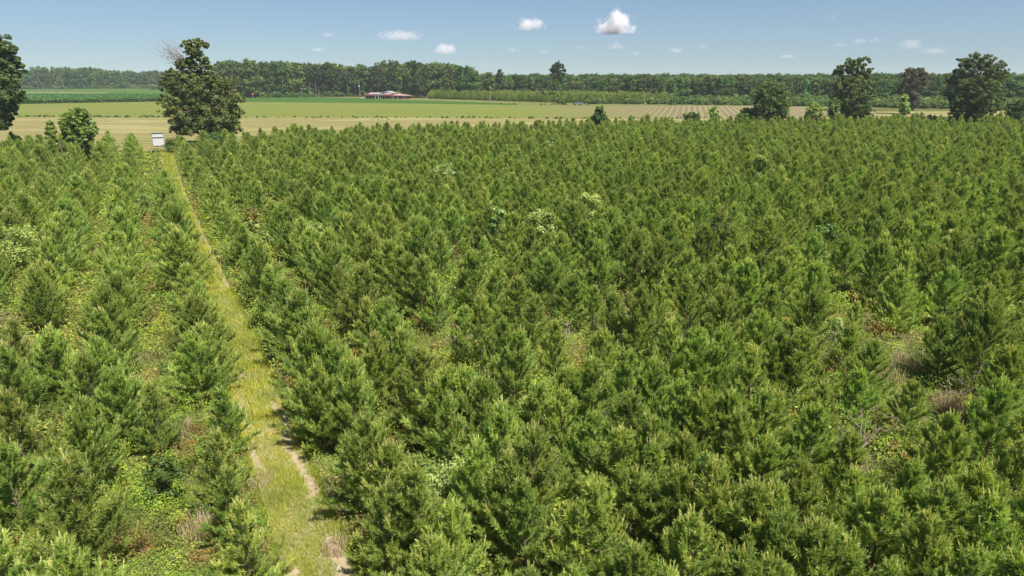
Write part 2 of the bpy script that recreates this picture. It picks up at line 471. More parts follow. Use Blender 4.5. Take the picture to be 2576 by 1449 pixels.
def lobed_tree(R, lobes, trunk_h, trunk_r, leafmat, barkmat, name, clump=0.34, per=60, nsub=26, leaf=0.34, copies=(0.0,), depth=5.0, up=0.5, lean=(0, 0)):
    """lobes: rows (lateral, height, radius) in metres around the trunk base; each gets its own depth. Returns crown mesh, trunk mesh."""
    tb = Tubes()
    zs = np.linspace(0, 1, 7)
    top = max(l[1] for l in lobes)
    th = trunk_h
    lx = np.array([l[0] for l in lobes]); lz = np.array([l[1] for l in lobes])
    tx = float(lx[np.argmax(lz)])
    tp = np.stack([tx * zs ** 2 * 0.8 + R.normal(0, 0.12, 7) * zs, R.normal(0, 0.12, 7) * zs, zs * top * 0.96], 1)
    tb.add(tp, trunk_r * (1 - 0.9 * zs) + 0.03 + 0.35 * trunk_r * np.exp(-zs * 14), 8)
    Cs = []; rs = []
    for (x, z, r) in lobes:
        for c in (copies if z < 0.72 * top or len(copies) < 3 else (copies[0] * 0.5, -copies[0] * 0.4)):
            dep = c * depth + R.normal(0, depth * 0.12)
            cc = np.array([x * (1 - 0.25 * abs(c)) , dep, z - 0.1 * abs(dep)])
            k = nsub
            d = unit(R.normal(size=(k, 3)))
            rr = r * R.uniform(0.25, 1.0, size=(k, 1)) ** 0.5 * (1.0 + 0.22 * np.clip(R.normal(size=(k, 1)), -1.5, 0.9))
            pts = cc + d * rr * np.array([1, 1, 0.85])
            Cs.append(pts); rs.append(r * clump * R.uniform(0.6, 1.25, k))
            f = np.clip((cc[2] - 0.45 * math.hypot(cc[0] - tx, cc[1])) / top, trunk_h / top * 0.6, 0.93)
            i = np.interp(f, zs, np.arange(7))
            start = np.array([np.interp(f * top, tp[:, 2], tp[:, q]) for q in range(3)])
            lr = max(0.04, trunk_r * (1 - 0.9 * f) * 0.5)
            cv = curve(start, cc, R, 6, 0.07, 0.06)
            tb.add(cv, np.linspace(lr, lr * 0.3, 6), 5)
            for q in R.choice(k, min(5, k), replace=False):
                cv2 = curve(cv[3 + q % 2], pts[q], R, 4, 0.08)
                tb.add(cv2, np.linspace(lr * 0.35, 0.015, 4), 4)
    C = np.concatenate(Cs); rad = np.concatenate(rs)
    V, F, tone = leaf_cloud(R, C, rad, per, leaf, up=up)
    return np_mesh(name + "_crown", V, F, leafmat, tone), tb.mesh(name + "_trunk", barkmat)


def tree_thing(name, loc, crown, trunk, label, cat, group=None, rz=0.0, s=1.0):
    e = empty(name, loc, rz, s)
    tag(e, label, cat, group)
    link("crown", crown, e)
    link("trunk", trunk, e)
    return e


def specimen(name, base_px, D, lobes_px, label, cat, leafmat, seed, trunk_r=0.5, trunk_h=3.0, barkmat=None, depth=None, group=None, **kw):
    """a tree at column base_px, D metres off; its lobes given as seen from here and thrown into real depth"""
    R = np.random.default_rng(seed)
    b = at_dist(base_px, D)
    view = unit(b[:2]); right = np.array([view[1], -view[0]])
    L = []
    for px, py, rp in lobes_px:
        d = ray(px, py)
        t = D / (d[:2] @ view)
        p = d * t
        L.append(((p[:2] - b[:2]) @ right, p[2] + CAM_H, rp * D / FPX * (0.9 if rp > 12 else 1.0)))
    half = max(abs(l[0]) + l[2] for l in L)
    cm, tm = lobed_tree(R, L, trunk_h, trunk_r, leafmat, barkmat or M['grey_bark'], name, depth=depth or half * 0.55, **kw)
    rz = math.atan2(right[1], right[0])
    return tree_thing(name, (b[0], b[1], 0), cm, tm, label, cat, group, rz)


# ---------------------------------------------------------------- young pines
def needles(R, P, A, L, NL, cnt, tone, width=0.026, ang=(25, 60)):
    """bottle brush of needles round every shoot; all arrays per shoot"""
    idx = np.repeat(np.arange(len(P)), cnt)
    n = len(idx)
    t = R.uniform(0.05, 1.0, (n, 1))
    A2 = A[idx]
    base = P[idx] + A2 * L[idx][:, None] * t
    rad = unit(np.cross(A2, R.normal(size=(n, 3))))
    al = np.radians(R.uniform(ang[0], ang[1], (n, 1))) * (1.1 - 0.5 * t)
    d = A2 * np.cos(al) + rad * np.sin(al)
    ln = NL[idx][:, None] * R.uniform(0.75, 1.15, (n, 1))
    face = unit(rad * 0.7 + A2 * 0.45 + np.array([0, 0, 0.55])) + R.normal(size=(n, 3)) * 0.30
    w = unit(np.cross(d, face)) * width * R.uniform(0.7, 1.2, (n, 1)) * 0.5
    tip = base + d * ln; tip[:, 2] -= 0.012
    V = np.stack([base - w, base + w, tip], 1).reshape(-1, 3)
    tn = np.repeat(np.clip(tone[idx] + R.normal(0, 0.06, n), 0, 1), 3)
    return V, tn


def make_pine(seed, h=3.5, rad=1.3, sparse=0.0, yellow=0.0):
    R = np.random.default_rng(seed)
    tb = Tubes()
    sh = []      # p, axis, length, needle, count, tone
    z = np.linspace(0, h * 0.97, 9)
    tr = np.stack([np.cumsum(R.normal(0, 0.018, 9)), np.cumsum(R.normal(0, 0.018, 9)), z], 1); tr[0, :2] = 0
    tb.add(tr, np.linspace(0.055, 0.012, 9), 6)
    tpos = lambda zz: np.array([np.interp(zz, z, tr[:, 0]), np.interp(zz, z, tr[:, 1]), zz])
    zz = 0.28
    k = 0
    while zz < h * 0.93:
        t = zz / h
        nb = R.integers(4, 7)
        a0 = R.uniform(0, 6.28)
        for j in range(nb):
            az = a0 + j * 2 * math.pi / nb + R.normal(0, 0.25)
            prof = 1.20 * (1 - t) ** 1.0 * min(1.0, 0.72 + t * 2.2)
            bl = rad * prof * R.uniform(0.72, 1.22) + 0.12
            el = math.radians(16 + 46 * t + R.normal(0, 7))
            hd = np.array([math.cos(az), math.sin(az), 0])
            s = np.linspace(0, 1, 6)
            rise = math.tan(min(el, 1.15))
            pts = tpos(zz + R.normal(0, 0.05)) + hd[None] * (bl * math.cos(el) * s)[:, None] + np.array([0, 0, 1])[None] * (bl * (math.sin(el) * s + 0.22 * s ** 2.2))[:, None]
            pts[1:] += R.normal(0, 0.02, (5, 3))
            tb.add(pts, np.linspace(0.018, 0.005, 6), 4)
            at = lambda q: np.array([np.interp(q, s, pts[:, c]) for c in range(3)])
            nsh = max(3, int(bl / 0.10))
            tone0 = R.uniform(0.15, 0.6)
            for i in range(nsh):
                q = 0.14 + 0.86 * (i + R.uniform(0, 0.7)) / nsh
                if R.uniform() < sparse: continue
                p = at(min(q, 1))
                tang = unit(at(min(q + 0.05, 1.0)) - at(max(q - 0.1, 0)))
                side = unit(np.cross(tang, [0, 0, 1.0])) * R.choice([-1, 1])
                ax = unit(tang * 0.75 + side * R.uniform(0.2, 0.85) + np.array([0, 0, R.uniform(0.25, 1.05)]))
                sh.append((p, ax, R.uniform(0.14, 0.30) * (0.8 + 0.5 * bl / rad), R.uniform(0.13, 0.18), 40, tone0 + R.normal(0, 0.1)))
            # branch tip: a tuft and up-turned candles
            tip = pts[-1]; tg = unit(pts[-1] - pts[-2])
            sh.append((at(0.8), tg, 0.3 * bl + 0.1, 0.15, 44, tone0 + 0.08))
            for c in range(R.integers(1, 4) if t > 0.25 else 1):
                ax = unit(tg * 0.5 + np.array([R.normal(0, 0.15), R.normal(0, 0.15), 0.9]))
                sh.append((tip - tg * R.uniform(0, 0.12), ax, R.uniform(0.20, 0.40), 0.085, 40, R.uniform(0.66, 0.95) if R.uniform() < 0.8 else 0.55))
        zz += R.uniform(0.24, 0.36) * (1 - 0.25 * t)
        k += 1
    # leader
    top = tr[-1]
    for q in np.linspace(0.8, 0.97, 5):
        sh.append((tpos(q * h), np.array([0, 0, 1.0]), 0.24, 0.15, 40, 0.5))
    sh.append((top - [0, 0, 0.05], unit(np.array([R.normal(0, 0.05), R.normal(0, 0.05), 1])), 0.52, 0.08, 90, 0.9))
    for c in range(R.integers(4, 8)):
        a = R.uniform(0, 6.28)
        sh.append((top - [0, 0, R.uniform(0.0, 0.2)], unit(np.array([0.45 * math.cos(a), 0.45 * math.sin(a), 1])), R.uniform(0.25, 0.42), 0.085, 50, R.uniform(0.75, 0.97)))
    P = np.array([s[0] for s in sh]); A = np.array([s[1] for s in sh]); L = np.array([s[2] for s in sh]); NL = np.array([s[3] for s in sh])
    cnt = np.array([s[4] for s in sh]); tone = np.clip(np.array([s[5] for s in sh]) + yellow, 0, 1)
    young = NL < 0.1
    V1, t1 = needles(R, P[~young], A[~young], L[~young], NL[~young], cnt[~young], tone[~young])
    V2, t2 = needles(R, P[young], A[young], L[young], NL[young], cnt[young], tone[young], width=0.026, ang=(10, 30))
    V = np.concatenate([V1, V2]); tn = np.concatenate([t1, t2])
    F = np.arange(len(V)).reshape(-1, 3)
    return np_mesh("pine_crown", V, F, M['needle'], tn), tb.mesh("pine_trunk", M['bark'])


PINES = []
for i, (h, r, sp, yl) in enumerate([(3.5, 1.30, 0.0, 0), (3.7, 1.15, 0.05, 0.03), (3.3, 1.38, 0.0, 0), (3.6, 1.22, 0.1, 0.05), (3.4, 1.05, 0.18, 0.08), (3.8, 1.35, 0.0, -0.04), (3.5, 1.45, 0.05, 0.0), (3.2, 1.1, 0.12, 0.02)]):
    PINES.append((*make_pine(100 + i, h, r, sp, yl), h))

# crown tops of the nearest pines as seen in the photograph: (px, py, height)
NEAR = [(156, 1183, 3.7), (191, 1014, 3.4), (376, 969, 2.8), (249, 850, 3.5), (280, 930, 3.3), (205, 890, 3.4), (511, 814, 3.3), (480, 840, 3.3), (551, 978, 2.7), (545, 1094, 2.6), (609, 1272, 2.7), (565, 1180, 2.5),
        (13, 885, 3.4), (9, 1125, 3.3), (27, 983, 3.3), (169, 1372, 3.4), (-70, 960, 3.5), (-90, 1130, 3.4), (-60, 1290, 3.5), (115, 835, 3.4),
        (791, 827, 4.1), (832, 870, 3.9), (885, 912, 3.8), (800, 925, 3.4), (930, 1070, 3.4), (986, 1107, 3.3), (1040, 1186, 3.6), (1137, 1296, 3.4), (975, 1215, 3.2), (1090, 1375, 3.2),
        (1000, 827, 3.5), (937, 842, 3.4), (1066, 889, 3.5), (1110, 935, 3.4), (1168, 938, 3.5), (1217, 958, 3.6), (1262, 1022, 3.8), (1266, 816, 3.5), (1195, 1120, 3.3), (1266, 1140, 3.3), (1130, 1010, 3.3), (1325, 1215, 3.1),
        (1292, 842, 3.7), (1421, 936, 2.8), (1483, 912, 3.5), (1337, 1107, 3.6), (1483, 1220, 3.7), (1635, 1054, 3.7), (1572, 995, 3.6), (1652, 907, 3.5), (1590, 898, 3.2), (1688, 820, 3.6), (1755, 830, 3.6), (1706, 974, 3.3), (1777, 992, 3.3), (1844, 969, 3.6), (1830, 1192, 3.7), (1724, 1089, 3.4), (1915, 1232, 3.6), (1572, 1362, 3.3), (1755, 1325, 3.5), (1821, 830, 3.5), (1897, 885, 3.5), (1880, 1049, 3.4), (1924, 996, 3.4), (1341, 1418, 3.2),
        (1410, 1010, 3.2), (1350, 985, 3.0), (1560, 1085, 3.4), (1500, 1040, 3.3), (1680, 1190, 3.4), (1640, 1130, 3.2), (1520, 840, 3.4), (1400, 820, 2.9),
        (2052, 1027, 3.4), (2079, 962, 2.6), (2194, 850, 3.2), (2172, 930, 2.6), (2296, 962, 2.6), (2403, 1066, 3.3), (2523, 962, 3.6), (2283, 1158, 3.6), (2412, 1238, 3.6), (2065, 1309, 3.7), (1954, 1242, 3.5), (2510, 1275, 3.5), (2136, 1376, 3.1), (2025, 832, 3.6), (1945, 985, 3.3), (2421, 872, 3.6), (2500, 860, 3.5), (2560, 880, 3.6), (2340, 1330, 3.4), (2230, 1250, 3.3), (2560, 1120, 3.5), (2490, 1165, 3.4), (2600, 1020, 3.5), (2620, 1230, 3.6), (1850, 1380, 3.3), (1950, 1400, 3.3), (2030, 1180, 3.3), (2150, 1090, 3.0), (2450, 1390, 3.4), (2560, 1410, 3.4), (2250, 1420, 3.3), (1690, 1430, 3.2), (1450, 1440, 3.1), (60, 1440, 3.3), (1960, 840, 3.3), (1930, 1100, 3.3), (2140, 1190, 2.9), (1590, 1190, 3.2), (1780, 1150, 3.2), (1975, 1320, 3.2), (690, 1440, 2.4)]
pts = []          # x, y, height, hand placed
for px, py, h in NEAR:
    p = ground(px, py, h + 0.15)
    pts.append((p[0], p[1], h, 1))
DEAD_PX = [(36, 880, 1.0), (1162, 885, 0.7), (1428, 905, 0.8), (1515, 860, 0.7), (2092, 930, 0.7), (2145, 1185, 0.7), (2405, 1040, 0.9), (340, 640, 1.2), (463, 1095, 0.7), (1930, 720, 0.9)]
DEAD = [(*ground(px, py)[:2], r) for px, py, r in DEAD_PX]
pts = [p for p in pts if all(math.hypot(p[0] - gx * q, p[1] - gy * q) > r for gx, gy, r in DEAD for q in (1.0, 0.94))]
hand = np.array([(p[0], p[1]) for p in pts])
ROW = 3.85
# bare patches (px, py on the ground, radius m)
GAPS = [(*ground(2230, 930)[:2], 2.0), (*ground(2330, 900)[:2], 2.2), (*ground(632, 585, 1.6)[:2], 2.6), (*ground(795, 580, 1.4)[:2], 1.9), (*ground(640, 640, 1.8)[:2], 2.0), (*ground(640, 545, 1.5)[:2], 1.8), (*ground(20, 600)[:2], 2.6), (*ground(400, 380)[:2], 3.0), (*ground(1500, 800)[:2], 1.6), (*ground(1545, 800)[:2], 1.4), (*ground(2110, 820)[:2], 2.0)]
BLIND = ground(400, 369, 1.0)[:2]


def track_u(v):
    return 2.62 + 0.22 * np.sin(v * 0.05)


for k in range(-40, 90):
    u = 0.95 - ROW * (-k) if k <= 0 else 5.35 + ROW * (k - 1)
    v = -60.0
    while v < 260:
        v += rng.uniform(1.6, 2.7)
        if rng.uniform() < 0.06: continue
        p = uv(u + rng.normal(0, 0.14), v)
        x, y = p
        D = math.hypot(x, y)
        if y < 1 or abs(math.atan2(x, y)) > math.radians(44 if D > 60 else 60): continue
        if D > edge_r(x, y) - rng.uniform(0, 2.5): continue
        # nearer than this the pines are set one by one
        qx, qy, _ = project(np.array([x, y, 3.5]))
        if qy > 812 and not (qx < -120 or qx > 2660 or qy > 1560): continue
        if len(hand) and np.min(np.hypot(hand[:, 0] - x, hand[:, 1] - y)) < 1.5: continue
        if any(math.hypot(x - gx, y - gy) < gr for gx, gy, gr in GAPS): continue
        if any(math.hypot(x - gx * q, y - gy * q) < r + 0.4 for gx, gy, r in DEAD for q in (1.0, 0.93)): continue
        if math.hypot(x - BLIND[0], y - BLIND[1]) < 2.6: continue
        bd = BLIND / np.linalg.norm(BLIND)
        if D > 108 and D < np.linalg.norm(BLIND) + 1 and abs(x * bd[1] - y * bd[0]) < 1.55: continue
        h = np.clip(rng.normal(3.45, 0.45), 2.2, 4.5)
        pts.append((x, y, h, 0))
pts = np.array(pts)
P3 = np.stack([pts[:, 0], pts[:, 1], pts[:, 2] * 0.6], 1)
qx, qy, dep = project(P3)
inside = (qx > -60) & (qx < 2636) & (qy < 1520) & (dep > 3)
order = np.argsort(np.where(inside, dep, 1e6))
own = order[:290]
rest = np.array([i for i in order[290:] if dep[i] > 3])

ONES = "first second third fourth fifth sixth seventh eighth ninth tenth eleventh twelfth thirteenth fourteenth fifteenth sixteenth seventeenth eighteenth nineteenth".split()
TENS = {2: ("twentieth", "twenty"), 3: ("thirtieth", "thirty"), 4: ("fortieth", "forty"), 5: ("fiftieth", "fifty"), 6: ("sixtieth", "sixty"), 7: ("seventieth", "seventy"), 8: ("eightieth", "eighty"), 9: ("ninetieth", "ninety")}


def nth(i):
    if i < 20: return ONES[i - 1]
    t, o = divmod(i, 10)
    return TENS[t][0] if o == 0 else TENS[t][1] + "-" + ONES[o - 1]


rows = {}
for i in own:
    u = pts[i, :2] @ NV; v = pts[i, :2] @ DV
    if u < 3: r = -int(round((0.95 - u) / ROW)) - 1 if u < 0.95 + ROW / 2 else -1
    else: r = int(round((u - 5.35) / ROW)) + 1
    r = -1 if r == 0 else r
    rows.setdefault(r, []).append((v, i))
LOOKS = {0: "bushy green", 1: "slim pointed", 2: "broad round", 3: "upright green", 4: "thin airy", 5: "tall dense", 6: "wide bushy", 7: "small loose"}
near_var = {}
for r, lst in rows.items():
    lst.sort()
    for n, (v, i) in enumerate(lst, 1):
        x, y, h, hd = pts[i]
        k = int(rng.integers(0, 8)) if h > 3.0 else int(rng.choice([1, 4, 7]))
        if h > 3.9: k = 5
        e = empty("young_pine", (x, y, -0.02), rng.uniform(0, 6.28), h / PINES[k][2])
        e.rotation_euler = (rng.normal(0, 0.03), rng.normal(0, 0.03), rng.uniform(0, 6.28))
        wx = rng.uniform(0.96, 1.16); e.scale = (e.scale[0] * wx, e.scale[0] * wx, e.scale[2] * rng.uniform(1.0, 1.1))
        side = "left" if r < 0 else "right"
        rw = "row bordering" if abs(r) == 1 else nth(abs(r)) + " row"
        if abs(r) == 1:
            lab = f"{LOOKS[k]} young pine, {nth(n)} from near end of row bordering track on its {side}"
        else:
            lab = f"{LOOKS[k]} young pine, {nth(n)} from near end of {nth(abs(r))} row {side} of track"
        tag(e, lab, "pine tree", "young pines planted in rows")
        c = link("crown", PINES[k][0], e)
        link("trunk", PINES[k][1], e)
        near_var.setdefault(k, c)


# ---------------------------------------------------------------- instanced masses (stuff)
def mass(name, P, sources, idx, rot, scl, tilt=None):
    """one object that repeats the given source objects at the points P"""
    me = bpy.data.meshes.new(name)
    P = np.asarray(P, np.float32)
    me.vertices.add(len(P)); me.vertices.foreach_set("co", P.ravel())
    for nm, ty, arr in (("idx", 'INT', idx), ("rot", 'FLOAT', rot), ("scl", 'FLOAT', scl)):
        a = me.attributes.new(nm, ty, 'POINT'); a.data.foreach_set("value", np.asarray(arr, np.int32 if ty == 'INT' else np.float32))
    o = link(name, me)
    ng = bpy.data.node_groups.new(name, 'GeometryNodeTree')
    ng.interface.new_socket("Geometry", in_out='INPUT', socket_type='NodeSocketGeometry')
    ng.interface.new_socket("Geometry", in_out='OUTPUT', socket_type='NodeSocketGeometry')
    N = ng.nodes; L = ng.links
    gi = N.new("NodeGroupInput"); go = N.new("NodeGroupOutput")
    j = N.new("GeometryNodeJoinGeometry")

    def named(nm, ty):
        n = N.new("GeometryNodeInputNamedAttribute"); n.data_type = ty; n.inputs[0].default_value = nm
        return n.outputs["Attribute"]
    ai = named("idx", 'INT'); ar = named("rot", 'FLOAT'); asl = named("scl", 'FLOAT')
    cx = N.new("ShaderNodeCombineXYZ"); L.new(ar, cx.inputs[2])
    for k, so_ in enumerate(sources):
        oi = N.new("GeometryNodeObjectInfo"); oi.transform_space = 'ORIGINAL'
        oi.inputs["Object"].default_value = so_; oi.inputs["As Instance"].default_value = True
        cp = N.new("FunctionNodeCompare"); cp.data_type = 'INT'; cp.operation = 'EQUAL'
        ci = [s for s in cp.inputs if s.type == 'INT' and s.enabled] or [s for s in cp.inputs if s.type == 'INT']
        L.new(ai, ci[0]); ci[1].default_value = k
        ip = N.new("GeometryNodeInstanceOnPoints")
        L.new(gi.outputs[0], ip.inputs["Points"]); L.new(oi.outputs["Geometry"], ip.inputs["Instance"])
        L.new(cp.outputs[0], ip.inputs["Selection"]); L.new(cx.outputs[0], ip.inputs["Rotation"]); L.new(asl, ip.inputs["Scale"])
        L.new(ip.outputs[0], j.inputs[0])
    L.new(j.outputs[0], go.inputs[0])
    md = o.modifiers.new("scatter", 'NODES'); md.node_group = ng
    return tag(o, kind="stuff")


ks = sorted(near_var)
src = [near_var[k] for k in ks]
hs = np.array([PINES[k][2] for k in ks])
ri = rng.integers(0, len(ks), len(rest))
o = mass("pine_plantation", np.stack([pts[rest, 0], pts[rest, 1], np.full(len(rest), -0.02)], 1), src, ri, rng.uniform(0, 6.28, len(rest)), pts[rest, 2] / hs[ri] * rng.uniform(0.97, 1.06, len(rest)))
tag(o, "dense rows of young green pines stretching away to the fields", "pine plantation")
print("pines own", len(own), "rest", len(rest))

# ---------------------------------------------------------------- undergrowth, track and grass
def vnoise(x, y, s, seed):
    R = np.random.default_rng(seed)
    T = R.uniform(0, 1, (256, 256))
    X = x * s; Y = y * s
    xi = np.floor(X).astype(int); yi = np.floor(Y).astype(int)
    fx = X - xi; fy = Y - yi
    fx = fx * fx * (3 - 2 * fx); fy = fy * fy * (3 - 2 * fy)
    g = lambda a, b: T[a % 256, b % 256]
    return (g(xi, yi) * (1 - fx) + g(xi + 1, yi) * fx) * (1 - fy) + (g(xi, yi + 1) * (1 - fx) + g(xi + 1, yi + 1) * fx) * fy


def wedge(n, d0, d1, half=48.0):
    a = rng.uniform(-math.radians(half), math.radians(half), n)
    r = np.sqrt(rng.uniform(d0 * d0, d1 * d1, n))
    return np.sin(a) * r, np.cos(a) * r, r


def heap(x, y):
    return np.clip(1.25 * vnoise(x, y, 0.45, 1) + 0.75 * vnoise(x, y, 1.3, 2) - 0.65, 0.02, 1.4)


allP = []; allS = []; allT = []
for d0, d1, dens, size in ((8, 26, 220, 0.055), (26, 42, 110, 0.085), (42, 75, 60, 0.13), (75, 175, 12, 0.27)):
    area = math.radians(96) / 2 * (d1 * d1 - d0 * d0)
    n = int(area * dens)
    x, y, r = wedge(n, d0, d1)
    u = x * NV[0] + y * NV[1]; v = x * DV[0] + y * DV[1]
    keep = (np.abs(u - track_u(v)) > 0.92 + 0.25 * vnoise(x, y, 0.8, 5)) | (v > 152)
    keep &= r < edge_r(x, y) + 1.5
    dens_m = vnoise(x, y, 0.7, 9)
    keep &= rng.uniform(0, 1, n) < 0.35 + 0.9 * dens_m
    x, y, r = x[keep], y[keep], r[keep]
    z = heap(x, y) * rng.uniform(0.35, 1.0, len(x)) + 0.03
    allP.append(np.stack([x, y, z], 1)); allS.append(size * rng.uniform(0.7, 1.35, len(x))); allT.append(rng.normal(-0.06, 0.08, len(x)))
for d0, d1, dens, per, size in ((8, 26, 4.6, 130, 0.052), (26, 42, 3.8, 75, 0.070), (42, 80, 2.2, 34, 0.115)):
    n = int(math.radians(96) / 2 * (d1 * d1 - d0 * d0) * dens)
    x, y, r = wedge(n, d0, d1)
    u = x * NV[0] + y * NV[1]; v = x * DV[0] + y * DV[1]
    keep = (np.abs(u - track_u(v)) > 1.3) & (rng.uniform(0, 1, n) < 0.15 + 1.1 * vnoise(x, y, 0.5, 33)) & (r < edge_r(x, y))
    x, y, r = x[keep], y[keep], r[keep]; n = len(x)
    hh = heap(x, y) * 0.8 + rng.uniform(0.0, 0.8, n) ** 1.5
    C = np.repeat(np.stack([x, y, hh], 1), per, 0)
    pr = np.repeat(rng.uniform(0.5, 1.25, n), per)[:, None]          # each plant its own size
    dd = unit(rng.normal(size=C.shape)) * rng.uniform(0.35, 1.0, (len(C), 1)) * np.array([0.36, 0.36, 0.30]) * pr * (1 + r.repeat(per) / 70)[:, None]
    allP.append(C + dd); allS.append(size * rng.uniform(0.6, 1.4, len(C))); allT.append(np.repeat(np.where(rng.uniform(size=n) < 0.05, 0.5, rng.normal(0, 0.17, n)), per) + rng.normal(0, 0.06, len(C)))
P = np.concatenate(allP); Sz = np.concatenate(allS)
P[:, 2] = np.maximum(P[:, 2], 0.03)
Nm = unit(np.array([0, 0, 0.8]) + rng.normal(size=P.shape) * 0.45)
V, F = leaf_quads(P, Nm, Sz, rng, 1.35)
clus = 0.6 * vnoise(P[:, 0], P[:, 1], 2.2, 11) + 0.5 * vnoise(P[:, 0], P[:, 1], 0.7, 12) - 0.05
tone = np.repeat(np.clip(0.05 + 0.72 * clus + np.concatenate(allT), 0, 1), 4)
tag(link("undergrowth", np_mesh("undergrowth", V, F, M['under'], tone)), "tangled brambles and weeds between the pine rows", "undergrowth", None, "stuff")
print("undergrowth quads", len(F))


def blades(P, h, w, R, lean=0.5):
    n = len(P)
    a = R.uniform(0, 6.28, n)
    d = np.stack([np.cos(a), np.sin(a), np.zeros(n)], 1)
    s = np.stack([-np.sin(a), np.cos(a), np.zeros(n)], 1) * np.asarray(w).reshape(-1, 1) * 0.5
    h = np.asarray(h).reshape(-1, 1)
    tip = P + d * h * lean * R.uniform(0.2, 1.3, (n, 1)) + np.array([0, 0, 1]) * h
    V = np.stack([P - s, P + s, tip], 1).reshape(-1, 3)
    return V, np.arange(3 * n).reshape(n, 3)


vs = np.linspace(2, 153, 60)
uc = track_u(vs)
wl = 0.95
strip = [uv(c - wl, v) for c, v in zip(uc, vs)] + [uv(c + wl, v) for c, v in zip(uc[::-1], vs[::-1])]
bm = bmesh.new()
for i in range(59):
    a, b = uc[i], uc[i + 1]
    q = [uv(a - wl, vs[i]), uv(a + wl, vs[i]), uv(b + wl, vs[i + 1]), uv(b - wl, vs[i + 1])]
    bm.faces.new([bm.verts.new((p[0], p[1], 0.02)) for p in q])
bmesh.ops.remove_doubles(bm, verts=bm.verts, dist=0.001)
me = bpy.data.meshes.new("grass_track"); bm.to_mesh(me); bm.free(); me.materials.append(M['track'])
tag(link("track", me), None, None, None, "structure")

gp = []; gh = []; gw = []; R0 = np.random.default_rng(77)
for v0, v1, dens, hh, ww in ((9, 26, 1100, 0.20, 0.016), (26, 50, 420, 0.24, 0.028), (50, 90, 150, 0.28, 0.05), (90, 154, 60, 0.32, 0.09)):
    n = int((v1 - v0) * 2.7 * dens)
    v = rng.uniform(v0, v1, n); du = np.clip(rng.normal(0, 0.48, n), -1.05, 1.05) if v0 > 26 else rng.uniform(-1.15, 1.15, n)
    p = NV[None] * (track_u(v) + du)[:, None] + DV[None] * v[:, None]
    wob = 0.35 * (vnoise(p[:, 0], p[:, 1], 0.9, 25) - 0.5) + 0.22 * (vnoise(p[:, 0], p[:, 1], 3.0, 26) - 0.5)
    rut = np.minimum(np.abs(du + 0.72 + wob), np.abs(du - 0.62 + wob))
    bare = vnoise(p[:, 0], p[:, 1], 0.55, 21)
    fade = np.clip((v - 16) / 22, 0, 1)
    keep = (rut > 0.26 * (1 - fade) * R0.uniform(0.5, 1.2, n)) | (bare < 0.36 + 0.5 * fade)
    keep &= rng.uniform(0, 1, n) < 0.55 + 0.5 * vnoise(p[:, 0], p[:, 1], 1.6, 22)
    p = p[keep]
    gp.append(np.concatenate([p, np.full((len(p), 1), 0.01)], 1))
    gh.append(hh * rng.uniform(0.5, 1.3, len(p)) * (0.6 + 0.8 * vnoise(p[:, 0], p[:, 1], 0.9, 23))); gw.append(np.full(len(p), ww))
gp = np.concatenate(gp); gh = np.concatenate(gh); gw = np.concatenate(gw)
V, F = blades(gp, gh, gw, rng, 0.7)
tone = np.repeat(np.clip(0.2 + 0.5 * vnoise(gp[:, 0], gp[:, 1], 1.1, 24) + rng.normal(0, 0.15, len(gp)), 0, 1), 3)
tag(link("track_grass", np_mesh("track_grass", V, F, M['grass'], tone)), "yellow green grass growing along the track", "grass", None, "stuff")

# dry grass clumps, dead stalks
R = np.random.default_rng(31)
for k, (px, py, rad, hh, lab) in enumerate([
        (463, 1095, 0.55, 0.75, "pale dry grass tussock beside the pine row left of the grass track"),
        (505, 1335, 0.7, 0.55, "flattened straw coloured grass clump between pines at the lower left"),
        (850, 1245, 0.35, 0.6, "reddish dry grass tuft at the right edge of the grass track"),
        (845, 1385, 0.45, 0.4, "sprawling pale dry grass at the track's lower right edge"),
        (660, 1215, 0.5, 0.35, "matted straw grass beside the left rut of the track"),
        (2300, 925, 1.0, 0.9, "stand of tall pale grass stalks in the clearing among the pines"),
        (2230, 950, 0.8, 0.7, "smaller patch of dry weeds at the edge of the pine clearing"),
        (2390, 1030, 0.6, 0.8, "brown dead weed clump below the clearing on the right"),
        (340, 640, 0.9, 0.7, "grey brown dead weeds in the gap between pine rows left of the track"),
        (40, 895, 0.9, 0.9, "pinkish brown dead weeds round the bare sapling at the far left"),
        (1160, 880, 0.8, 0.9, "pinkish dry weeds round the leafless pine sapling near the middle"),
        (1432, 900, 0.9, 0.9, "pinkish brown weeds round the bare sapling above yellow green brambles"),
        (1512, 850, 1.0, 0.9, "pale pinkish weeds in the middle gap behind the bare sapling"),
        (2143, 1180, 0.7, 0.8, "pinkish dry weeds round the dark trunked dead pine"),
        (1925, 715, 0.8, 0.9, "grey pink weeds round the grey sapling behind the clearing")]):
    b = ground(px, py)
    n = int(500 * rad)
    a = R.uniform(0, 6.28, n); r = rad * np.sqrt(R.uniform(0, 1, n))
    Pb = np.stack([r * np.cos(a), r * np.sin(a), np.zeros(n)], 1)
    V, F = blades(Pb, hh * R.uniform(0.5, 1.2, n), np.full(n, 0.022), R, 0.55)
    tn = np.repeat(R.uniform(0, 1, n), 3)
    o = link("dry_grass_clump", np_mesh("dry_grass_clump", V, F, M['dry'], tn))
    o.location = (b[0], b[1], 0.02)
    tag(o, lab, "dry grass", "dry grass clumps among the pines")


